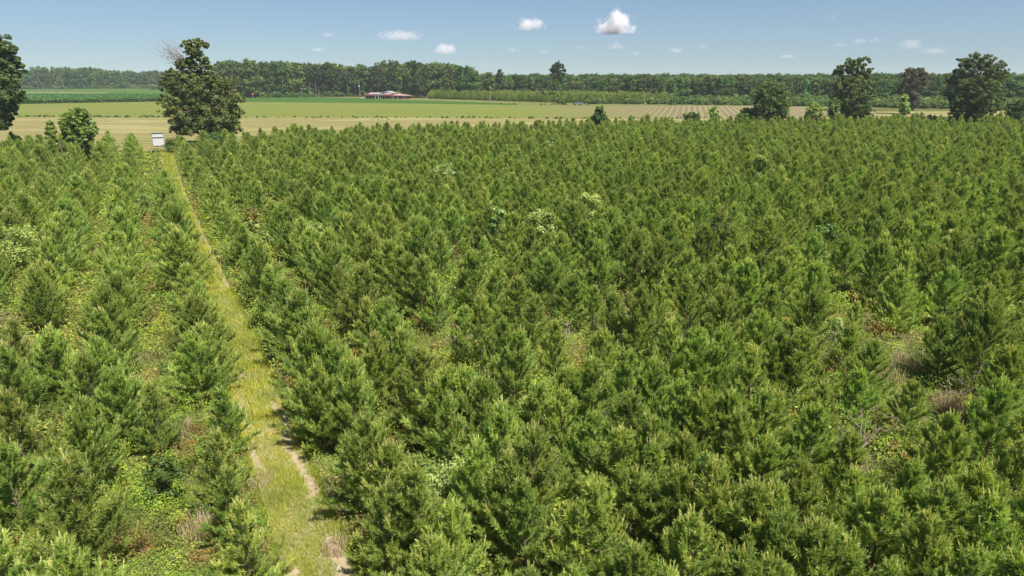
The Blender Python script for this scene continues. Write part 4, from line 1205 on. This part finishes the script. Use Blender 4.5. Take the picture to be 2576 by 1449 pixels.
M['blue'] = plain_mat("blue_grey_door", (0.22, 0.28, 0.33), (0.28, 0.34, 0.38), 3, 0.5)
A = at_dist(914, 512); B = at_dist(1020, 497)
L_ = float(np.linalg.norm(B - A)); rz = math.atan2(B[1] - A[1], B[0] - A[0])
sh = empty("farm_shed", (A[0], A[1], 0), rz)
tag(sh, "long low red farm shed with pink-glaring and grey metal roofs at the wood edge", "shed")
U = L_ / 30.7


def X(zx):      # along the front, from the enlarged photograph
    return (zx - 530) * 0.0224 * U


def roof_slab(x0, x1, y0, z0, y1, z1, t=0.12):
    m = MB()
    m.prism([(y0, z0), (y1, z1), (y1, z1 + t), (y0, z0 + t)], 'x', x0, x1)
    return m


DEP = 9.0
# walls: back and ends, with an open front behind the posts
MB().box((X(545), 3.0, 0), (X(885), DEP, 2.55)).obj("wall", M['red'], sh)
MB().box((X(1062), 3.0, 0), (X(1478), DEP, 2.55)).obj("wall", M['red'], sh)
MB().box((X(1480), 1.6, -0.0), (X(1860), DEP, 2.3)).obj("wall", M['red'], sh)
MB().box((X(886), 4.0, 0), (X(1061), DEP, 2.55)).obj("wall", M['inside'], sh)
for zx, w in ((545, .25), (650, .22), (770, .22), (1190, .25), (1330, .25), (1095, .25)):
    MB().box((X(zx), 0.1, 0), (X(zx) + w, 0.1 + w, 2.35)).obj("post", M['post'], sh)
for zx in (885, 990, 1055):
    MB().box((X(zx), -0.35, 0), (X(zx) + .3, -0.05, 1.95)).obj("post", M['white'], sh)
for zx in (1475, 1625, 1780, 1850):
    MB().box((X(zx), -0.3, 0), (X(zx) + .28, 0, 2.1)).obj("post", M['post'], sh)
d = MB().box((X(1372), 1.2, 0), (X(1465), 1.35, 2.1)).obj("door", M['blue'], sh)
# infill panels between the front posts
for a0, a1, m_ in ((560, 648, 'red'), (675, 768, 'red'), (785, 878, 'red'), (1110, 1188, 'red'), (1212, 1328, 'red'), (1485, 1622, 'red'), (1650, 1778, 'red')):
    MB().box((X(a0), 0.9, 0.0), (X(a1), 1.05, 1.75 if m_ == 'red' else 1.6)).obj("panel", M[m_], sh)
roof_slab(X(525), X(886), -0.7, 2.25, 3.2, 3.0).obj("roof", M['redroof'], sh)
roof_slab(X(560), X(930), 3.2, 3.0, 7.5, 3.9).obj("roof", M['glareroof'], sh)
roof_slab(X(1064), X(1480), -0.7, 2.2, 3.6, 3.05).obj("roof", M['redroof'], sh)
roof_slab(X(1100), X(1290), 3.6, 3.05, 7.0, 3.8).obj("roof", M['glareroof'], sh)
roof_slab(X(1292), X(1600), 3.6, 3.05, 7.0, 3.7).obj("roof", M['redroof'], sh)
# porch gable in the middle
g = [(X(882), 1.95), (X(1062), 1.95), (X(1062), 2.55), (X(1020), 3.05), (X(882), 2.35)]
MB().prism([(X(882), 1.95), (X(1062), 1.95), (X(1062), 2.7), (X(1035), 3.05), (X(882), 2.35)], 'y', -0.3, -0.15).obj("gable", M['offwhite'], sh)
MB().prism([(X(870), 2.3), (X(1040), 3.1), (X(1040), 3.24), (X(870), 2.44)], 'y', -0.6, 3.9).obj("roof", M['greyroof'], sh)
MB().prism([(X(1040), 3.1), (X(1100), 2.75), (X(1100), 2.89), (X(1040), 3.24)], 'y', -0.6, 3.9).obj("roof", M['greyroof'], sh)
# big grey gable behind
MB().prism([(X(880), 2.6), (X(1280), 2.6), (X(1280), 3.7), (X(1080), 4.85), (X(880), 3.9)], 'y', 8.0, 8.2).obj("gable", M['offwhite'], sh)
MB().prism([(X(870), 3.85), (X(1075), 4.9), (X(1075), 5.05), (X(870), 4.0)], 'y', 7.6, 16).obj("roof", M['greyroof'], sh)
MB().prism([(X(1075), 4.9), (X(1300), 3.6), (X(1300), 3.75), (X(1075), 5.05)], 'y', 7.6, 16).obj("roof", M['greyroof'], sh)
MB().box((X(885), 8.2, 0), (X(1275), 15.8, 3.55)).obj("wall", M['offwhite'], sh)
# right annex with a shallow hip
MB().prism([(X(1470), 2.05), (X(1630), 2.05), (X(1630), 2.75), (X(1470), 2.6)], 'y', -0.42, -0.32).obj("gable", M['offwhite'], sh)
bm = bmesh.new()
q = [(X(1470), -0.6, 2.62), (X(1905), -0.6, 2.15), (X(1905), 8.6, 2.3), (X(1470), 8.6, 2.62), (X(1600), 4, 3.45), (X(1680), 4, 3.3)]
vs_ = [bm.verts.new(p) for p in q]
for f in ((0, 1, 5, 4), (1, 2, 5), (2, 3, 4, 5), (3, 0, 4), (3, 2, 1, 0)):
    bm.faces.new([vs_[i] for i in f])
bmesh.ops.recalc_face_normals(bm, faces=bm.faces)
me = bpy.data.meshes.new("annex_roof"); bm.to_mesh(me); bm.free(); me.materials.append(M['glareroof'])
link("roof", me, sh)
# white trailer-like trough beside the pole
tr = MB().box((X(405), -1.2, 0.25), (X(530), 0.6, 0.85)).box((X(420), -1.0, 0), (X(435), 0.4, 0.25)).box((X(500), -1.0, 0), (X(515), 0.4, 0.25))
o = tr.obj("feed_trough", M['white'], None)
o.matrix_world = sh.matrix_basis
tag(o, "low white trough beside the utility pole at the red shed's end", "trough")

# ---------------------------------------------------------------- poles and sign
M['polewood'] = plain_mat("pole_wood", (0.24, 0.21, 0.18), (0.33, 0.29, 0.26), 3, 0.9, stretch=(4, 4, 0.5))
M['metal'] = plain_mat("grey_metal", (0.55, 0.55, 0.55), (0.68, 0.68, 0.66), 4, 0.45, 0.2)


def utility_pole(px, D, ytop, label, lean=0.0, arm=True, lamp=False):
    b = at_dist(px, D)
    d = ray(px, ytop); view = unit(b[:2]); t = D / (d[:2] @ view); h = d[2] * t + CAM_H
    e = empty("utility_pole", (b[0], b[1], -0.1), 0.3)
    e.rotation_euler = (0, lean, 0.3)
    tag(e, label, "utility pole", "utility poles along the fields")
    tb = Tubes(); tb.add([(0, 0, 0), (0, 0, h * 0.5), (0, 0, h)], [0.17, 0.15, 0.12], 8)
    link("pole", tb.mesh("utility_pole", M['polewood']), e)
    if arm:
        MB().box((-1.1, -0.25, h - 0.75), (1.1, -0.15, h - 0.6)).obj("crossarm", M['polewood'], e)
        for x in (-1.0, -0.5, 0.5, 1.0):
            MB().cyl((x, -0.2, h - 0.6), 0.07, 0.2, n=8).obj("insulator", M['metal'], e)
    if lamp:
        MB().cyl((-0.5, -0.1, h - 3.0), 0.38, 1.1, n=12).obj("transformer", M['metal'], e)
        MB().box((-1.4, -0.08, h - 0.45), (0, 0.02, h - 0.37)).box((-1.7, -0.2, h - 0.55), (-1.2, 0.14, h - 0.38)).obj("lamp_arm", M['metal'], e)


utility_pole(93, 880, 203, "leaning grey utility pole in the hay field beyond the corn", lean=-0.12, arm=False)
utility_pole(757, 560, 221, "plain grey utility pole on the verge before the wood, left of the red shed")
utility_pole(903, 515, 207, "utility pole with white transformer standing just left of the red shed", arm=False, lamp=True)
utility_pole(1233, 452, 222, "grey utility pole in front of the band of distant young pines", arm=False)
utility_pole(1623, 398, 235, "grey utility pole standing in the scrub behind the ridged field", arm=False)

b = at_dist(631, 556)
e = empty("road_sign", (b[0], b[1], 0), 0.25)
tag(e, "small orange road sign on a pale post at the wood edge beside the big oak", "road sign")
M['orange'] = plain_mat("orange_sign", (0.70, 0.20, 0.08), (0.75, 0.25, 0.10), 2, 0.5)
MB().box((-0.06, -0.04, 0), (0.06, 0.04, 2.6)).obj("post", M['white'], e)
MB().prism([(0, 1.9), (0.62, 2.55), (0, 3.25), (-0.62, 2.55)], 'y', -0.09, -0.045).obj("sign_face", M['orange'], e)
b = at_dist(751, 545)
o = MB().box((-0.09, -0.09, 0), (0.09, 0.09, 2.0)).prism([(-0.09, 2.0), (0.09, 2.0), (0, 2.2)], 'y', -0.088, 0.088).obj("marker_post", M['white'])
o.location = (b[0], b[1], 0); o.rotation_euler = (0, 0.2, 0)
tag(o, "short leaning white marker post beside the plain pole before the wood", "marker post")
b = at_dist(917, 512)
o = MB().box((-0.1, -0.1, 0), (0.1, 0.1, 4.4)).box((-0.14, -0.14, 4.4), (0.14, 0.14, 4.5)).obj("fence_post", M['post'])
o.location = (b[0], b[1] + 3, 0)
tag(o, "thin tall post at the left corner of the red shed", "post")

# ---------------------------------------------------------------- pickup
M['paint'] = plain_mat("grey_car_paint", (0.20, 0.20, 0.23), (0.23, 0.23, 0.26), 1, 0.3, 0.4, coat=0.5)
M['glass'] = plain_mat("dark_car_glass", (0.02, 0.025, 0.03), None, 1, 0.08)
M['tyre'] = plain_mat("tyre_rubber", (0.02, 0.02, 0.02), (0.03, 0.03, 0.03), 4, 0.8)
M['chrome'] = plain_mat("bright_metal", (0.65, 0.65, 0.66), None, 1, 0.25, 0.8)
M['lamp'] = plain_mat("headlight_lens", (0.75, 0.75, 0.75), None, 1, 0.15)
b = at_dist(1456, 385)
pk = empty("pickup_truck", (b[0], b[1], 0.0), math.atan2(b[1], b[0]) - math.pi / 2 + math.radians(180 + 32))
tag(pk, "grey pickup truck parked on the grass at the foot of the scrub", "pickup truck")
# local x points forward
MB().prism([(2.75, 0.55), (2.75, 1.05), (2.6, 1.18), (1.15, 1.25), (-0.75, 1.25), (-2.75, 1.25), (-2.75, 0.6), (-2.2, 0.5), (2.3, 0.45)], 'y', -0.97, 0.97).obj("body", M['paint'], pk, 0.05)
MB().prism([(1.15, 1.26), (0.45, 1.85), (-0.75, 1.88), (-1.05, 1.26)], 'y', -0.86, 0.86).obj("cab", M['paint'], pk, 0.05)
MB().prism([(1.14, 1.33), (0.60, 1.80), (0.64, 1.82), (1.20, 1.33)], 'y', -0.76, 0.76).obj("windscreen", M['glass'], pk)
for s in (-1, 1):
    y0, y1 = sorted((s * 0.855, s * 0.875))
    MB().prism([(0.85, 1.33), (0.4, 1.76), (-0.1, 1.78), (-0.1, 1.33)], 'y', y0, y1).obj("side_window", M['glass'], pk)
    MB().prism([(-0.2, 1.33), (-0.2, 1.78), (-0.72, 1.79), (-0.9, 1.33)], 'y', y0, y1).obj("side_window", M['glass'], pk)
    MB().box((2.70, s * 0.78 - 0.15, 0.88), (2.78, s * 0.78 + 0.15, 1.06)).obj("headlight", M['lamp'], pk)
    for x in (1.75, -1.7):
        w = MB().cyl((x, 0.42, s * 0.93 - 0.14), 0.42, 0.28, 'z', 16)
        bmesh.ops.transform(w.bm, matrix=__import__('mathutils').Matrix(((1, 0, 0, 0), (0, 0, 1, 0), (0, 1, 0, 0), (0, 0, 0, 1))), verts=w.bm.verts)
        wo_ = w.obj("wheel", M['tyre'], pk)
        h_ = MB().cyl((x, 0.42, s * 1.07 - 0.012), 0.22, 0.024, 'z', 12)
        bmesh.ops.transform(h_.bm, matrix=__import__('mathutils').Matrix(((1, 0, 0, 0), (0, 0, 1, 0), (0, 1, 0, 0), (0, 0, 0, 1))), verts=h_.bm.verts)
        h_.obj("rim", M['chrome'], wo_)
MB().box((2.74, -0.55, 0.72), (2.79, 0.55, 1.04)).obj("grille", M['tyre'], pk)
MB().box((2.72, -0.95, 0.42), (2.92, 0.95, 0.62)).obj("bumper", M['chrome'], pk)
MB().box((-2.6, -0.8, 1.251), (-1.1, 0.8, 1.30)).obj("bed_liner", M['tyre'], pk)

# ---------------------------------------------------------------- hunting blind at the end of the track
bl = empty("hunting_blind", (BLIND[0], BLIND[1], 0), AZ + math.radians(2))
tag(bl, "white boxy hunting blind on legs at the end of the grass track", "hunting blind")
wd, hp, up_ = 0.98, 1.3, 0.75
M['trim'] = plain_mat("weathered_trim", (0.16, 0.13, 0.11), (0.28, 0.24, 0.21), 5, 0.85)
for sx in (-1, 1):
    for sy in (-1, 1):
        x0, x1 = sorted((sx * wd, sx * (wd - 0.11))); y0, y1 = sorted((sy * wd, sy * (wd - 0.11)))
        MB().box((x0, y0, 0), (x1, y1, hp)).obj("leg", M['trim'] if not (sx == 1 and sy == -1) else M['white'], bl)
MB().box((-wd, -wd, hp), (wd, wd, 2.02 + up_)).obj("lower_wall", M['white'], bl)
MB().box((-wd, -wd, 2.16 + up_), (wd, wd, 2.80 + up_)).obj("upper_wall", M['white'], bl)
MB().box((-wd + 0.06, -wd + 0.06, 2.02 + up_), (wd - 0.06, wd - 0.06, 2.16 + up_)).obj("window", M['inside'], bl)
MB().box((-wd - 0.02, -wd - 0.05, 2.0 + up_), (wd + 0.02, -wd - 0.002, 2.04 + up_)).obj("sill", M['trim'], bl)
for sx in (-1, 1):
    x0, x1 = sorted((sx * (wd + 0.003), sx * (wd + 0.05)))
    MB().box((x0, -wd - 0.03, 0.2), (x1, -wd + 0.09, 2.8 + up_)).obj("corner_post", M['trim'], bl)
MB().prism([(-wd - 0.10, 2.90 + up_), (wd + 0.1, 2.86 + up_), (wd + 0.1, 2.92 + up_), (-wd - 0.10, 2.96 + up_)], 'x', -wd - 0.14, wd + 0.14).obj("roof", M['trim'], bl)
MB().box((-wd, -wd + 0.002, 2.80 + up_), (wd, wd - 0.002, 2.83 + up_)).obj("ceiling", M['inside'], bl)

# ---------------------------------------------------------------- clouds
def cloud_mat(name, dens, a, b, seed):
    """vapour that thins out towards the cloud's rim and breaks up in billows"""
    m, nt = new_mat(name)
    N = nt.nodes; L = nt.links
    tc = N.new("ShaderNodeTexCoord")
    mp = N.new("ShaderNodeMapping"); mp.vector_type = 'POINT'; mp.inputs["Scale"].default_value = (1 / a, 1 / (0.8 * a), 1 / b)
    L.new(tc.outputs["Object"], mp.inputs[0])
    ln = N.new("ShaderNodeVectorMath"); ln.operation = 'LENGTH'; L.new(mp.outputs[0], ln.inputs[0])
    nz = N.new("ShaderNodeTexNoise"); nz.noise_dimensions = '3D'; nz.inputs["Scale"].default_value = (1.3 if a < 2.5 * b else 2.0) / b; nz.inputs["Detail"].default_value = 5; nz.inputs["Roughness"].default_value = 0.6
    mo = N.new("ShaderNodeMapping"); mo.vector_type = 'POINT'; mo.inputs["Location"].default_value = (seed * 731.0, 0, 0); L.new(tc.outputs["Object"], mo.inputs[0]); L.new(mo.outputs[0], nz.inputs["Vector"])
    sub = N.new("ShaderNodeMath"); sub.operation = 'MULTIPLY_ADD'; sub.inputs[1].default_value = 3.8; L.new(nz.outputs[0], sub.inputs[0])
    neg = N.new("ShaderNodeMath"); neg.operation = 'MULTIPLY_ADD'; neg.inputs[1].default_value = -1.25; neg.inputs[2].default_value = -0.85; L.new(ln.outputs["Value"], neg.inputs[0])
    L.new(neg.outputs[0], sub.inputs[2])
    mr = N.new("ShaderNodeMapRange"); mr.interpolation_type = 'SMOOTHSTEP'; mr.inputs[1].default_value = 0.0; mr.inputs[2].default_value = 0.75; mr.inputs[4].default_value = dens * 2.6
    L.new(sub.outputs[0], mr.inputs[0])
    v = N.new("ShaderNodeVolumePrincipled")
    v.inputs["Color"].default_value = (1, 0.985, 0.985, 1)
    v.inputs["Anisotropy"].default_value = 0.0
    L.new(mr.outputs[0], v.inputs["Density"])
    out = N.new("ShaderNodeOutputMaterial")
    L.new(v.outputs[0], out.inputs["Volume"])
    return m


DC = 6000.0
CLOUDS = [(1550, 64, 104, 66, 5.5, "largest and brightest white cloud, heaped high right of the middle"), (1333, 64, 82, 40, 2.2, "second brightest white cloud, flat-bottomed, left of the largest"), (1120, 126, 58, 34, 2.0, "small bright rounded cloud low over the wood's tall clump"),
          (1008, 91, 128, 30, 1.1, "long flat pinkish cloud above the red shed"), (825, 88, 38, 18, 0.6, "small faint cloud above the wood left of the shed"), (800, 125, 36, 14, 0.9, "thin little white cloud low above the wood"), (1700, 127, 44, 18, 0.9, "small slanting white cloud right of the largest cloud"),
          (1768, 116, 32, 18, 0.5, "faint small cloud right of the slanting one"), (1550, 116, 60, 26, 0.55, "hazy broken cloud directly beneath the largest cloud"), (1600, 135, 30, 14, 0.6, "tiny white cloud low beneath the largest"), (2162, 104, 36, 16, 0.6, "small faint cloud above the twin-crowned oak"),
          (2200, 102, 28, 16, 0.5, "tiny faint cloud just right of the one above the twin-crowned oak"), (2292, 113, 56, 28, 0.9, "soft white cloud above the greyish sparse tree"), (2350, 128, 60, 18, 0.55, "thin stretched cloud below the soft white one"), (1980, 142, 42, 13, 0.6, "flat faint cloud low above the round dark tree"),
          (2112, 113, 46, 14, 0.3, "very faint cloud left of the twin-crowned oak's top"), (2093, 40, 36, 22, 0.16, "barely visible cloud high at the right"), (1365, 130, 34, 16, 0.4, "faint small cloud above the flat-topped pine"), (1290, 126, 46, 20, 0.35, "faint ragged cloud left of the flat-topped pine's cloud"), (728, 160, 22, 12, 0.35, "tiny faint cloud touching the wood behind the bean field"), (1146, 86, 70, 38, 0.10, "greyish ghost of a cloud between the long flat and second brightest clouds"), (1460, 120, 28, 12, 0.35, "faint speck of cloud left of the broken cloud"), (1215, 160, 24, 12, 0.3, "tiny faint cloud low right of the tall clump")]


def cloud(k, px, py, w, h, tau, label):
    R = np.random.default_rng(900 + k)
    d = ray(px, py); d = d / np.linalg.norm(d)
    dc = DC * (1.0 if k == 0 else R.uniform(0.75, 1.5))
    c = d * dc + np.array([0, 0, CAM_H])
    m = dc / FPX
    a = w * m * 0.5; b = h * m * 0.5
    n = 46
    # lobes heaped on a flat base
    lx = R.uniform(-0.75, 0.75, n); ly = R.uniform(-0.6, 0.6, n)
    big = np.sqrt(np.clip(1 - lx ** 2 - ly ** 2 * 0.6, 0.05, 1))
    lr = b * R.uniform(0.22, 0.5, n) * (0.5 + 0.6 * big)
    lz = R.uniform(-0.5, 0.85, n) * b * big
    Cn = np.stack([lx * a * 0.95, ly * a * 0.8, lz], 1)
    bm = bmesh.new(); bmesh.ops.create_icosphere(bm, subdivisions=5 if k < 4 else 4, radius=1.0)
    D = np.array([v.co[:] for v in bm.verts]); D = unit(D * np.array([a, a * 0.8, b]))
    t = np.full(len(D), b * 0.25)
    for cc, r in zip(Cn, lr):
        bb = D @ cc; disc = bb * bb - (cc @ cc - r * r)
        t = np.maximum(t, np.where(disc > 0, bb + np.sqrt(np.clip(disc, 0, None)), 0))
    # fine billows
    fr = 2 * math.pi / b
    for f_, am in ((0.9, 0.06), (1.9, 0.035), (3.7, 0.02)):
        P = D * t[:, None] * f_ * fr + R.uniform(0, 6, 3)
        t = t * (1 + am * (np.sin(P[:, 0]) * np.sin(P[:, 1] + 1) + np.sin(P[:, 2] * 1.2 + P[:, 0])))
    Pn = D * np.maximum(t, 0.85 / np.linalg.norm(D / np.array([a, a * 0.8, b]), axis=1))[:, None] * 1.15
    Pn[:, 2] = np.maximum(Pn[:, 2], -0.55 * b + 0.04 * b * np.sin(Pn[:, 0] / b * 3))
    for v, p in zip(bm.verts, Pn): v.co = p
    me = bpy.data.meshes.new("cloud"); bm.to_mesh(me); bm.free()
    me.materials.append(cloud_mat("cloud_vapour", tau * (0.45 if k < 3 else 0.25) / (2 * b), a, b, k + 1))
    o = link("cloud", me); o.location = c; o.rotation_euler = (0, 0, math.atan2(d[1], d[0]) - math.pi / 2)
    tag(o, label, "cloud", "small clouds in the blue sky")


for k, cl in enumerate(CLOUDS): cloud(k, *cl)

# ---------------------------------------------------------------- haze
m, nt = new_mat("haze_air")
v = nt.nodes.new("ShaderNodeVolumePrincipled")
v.inputs["Color"].default_value = (0.80, 0.90, 1.0, 1)
v.inputs["Density"].default_value = 0.00012
out = nt.nodes.new("ShaderNodeOutputMaterial"); nt.links.new(v.outputs[0], out.inputs["Volume"])
hz = MB().box((-2450, -100, -1), (2450, 2550, 45)).obj("haze", m)
tag(hz, kind="stuff")
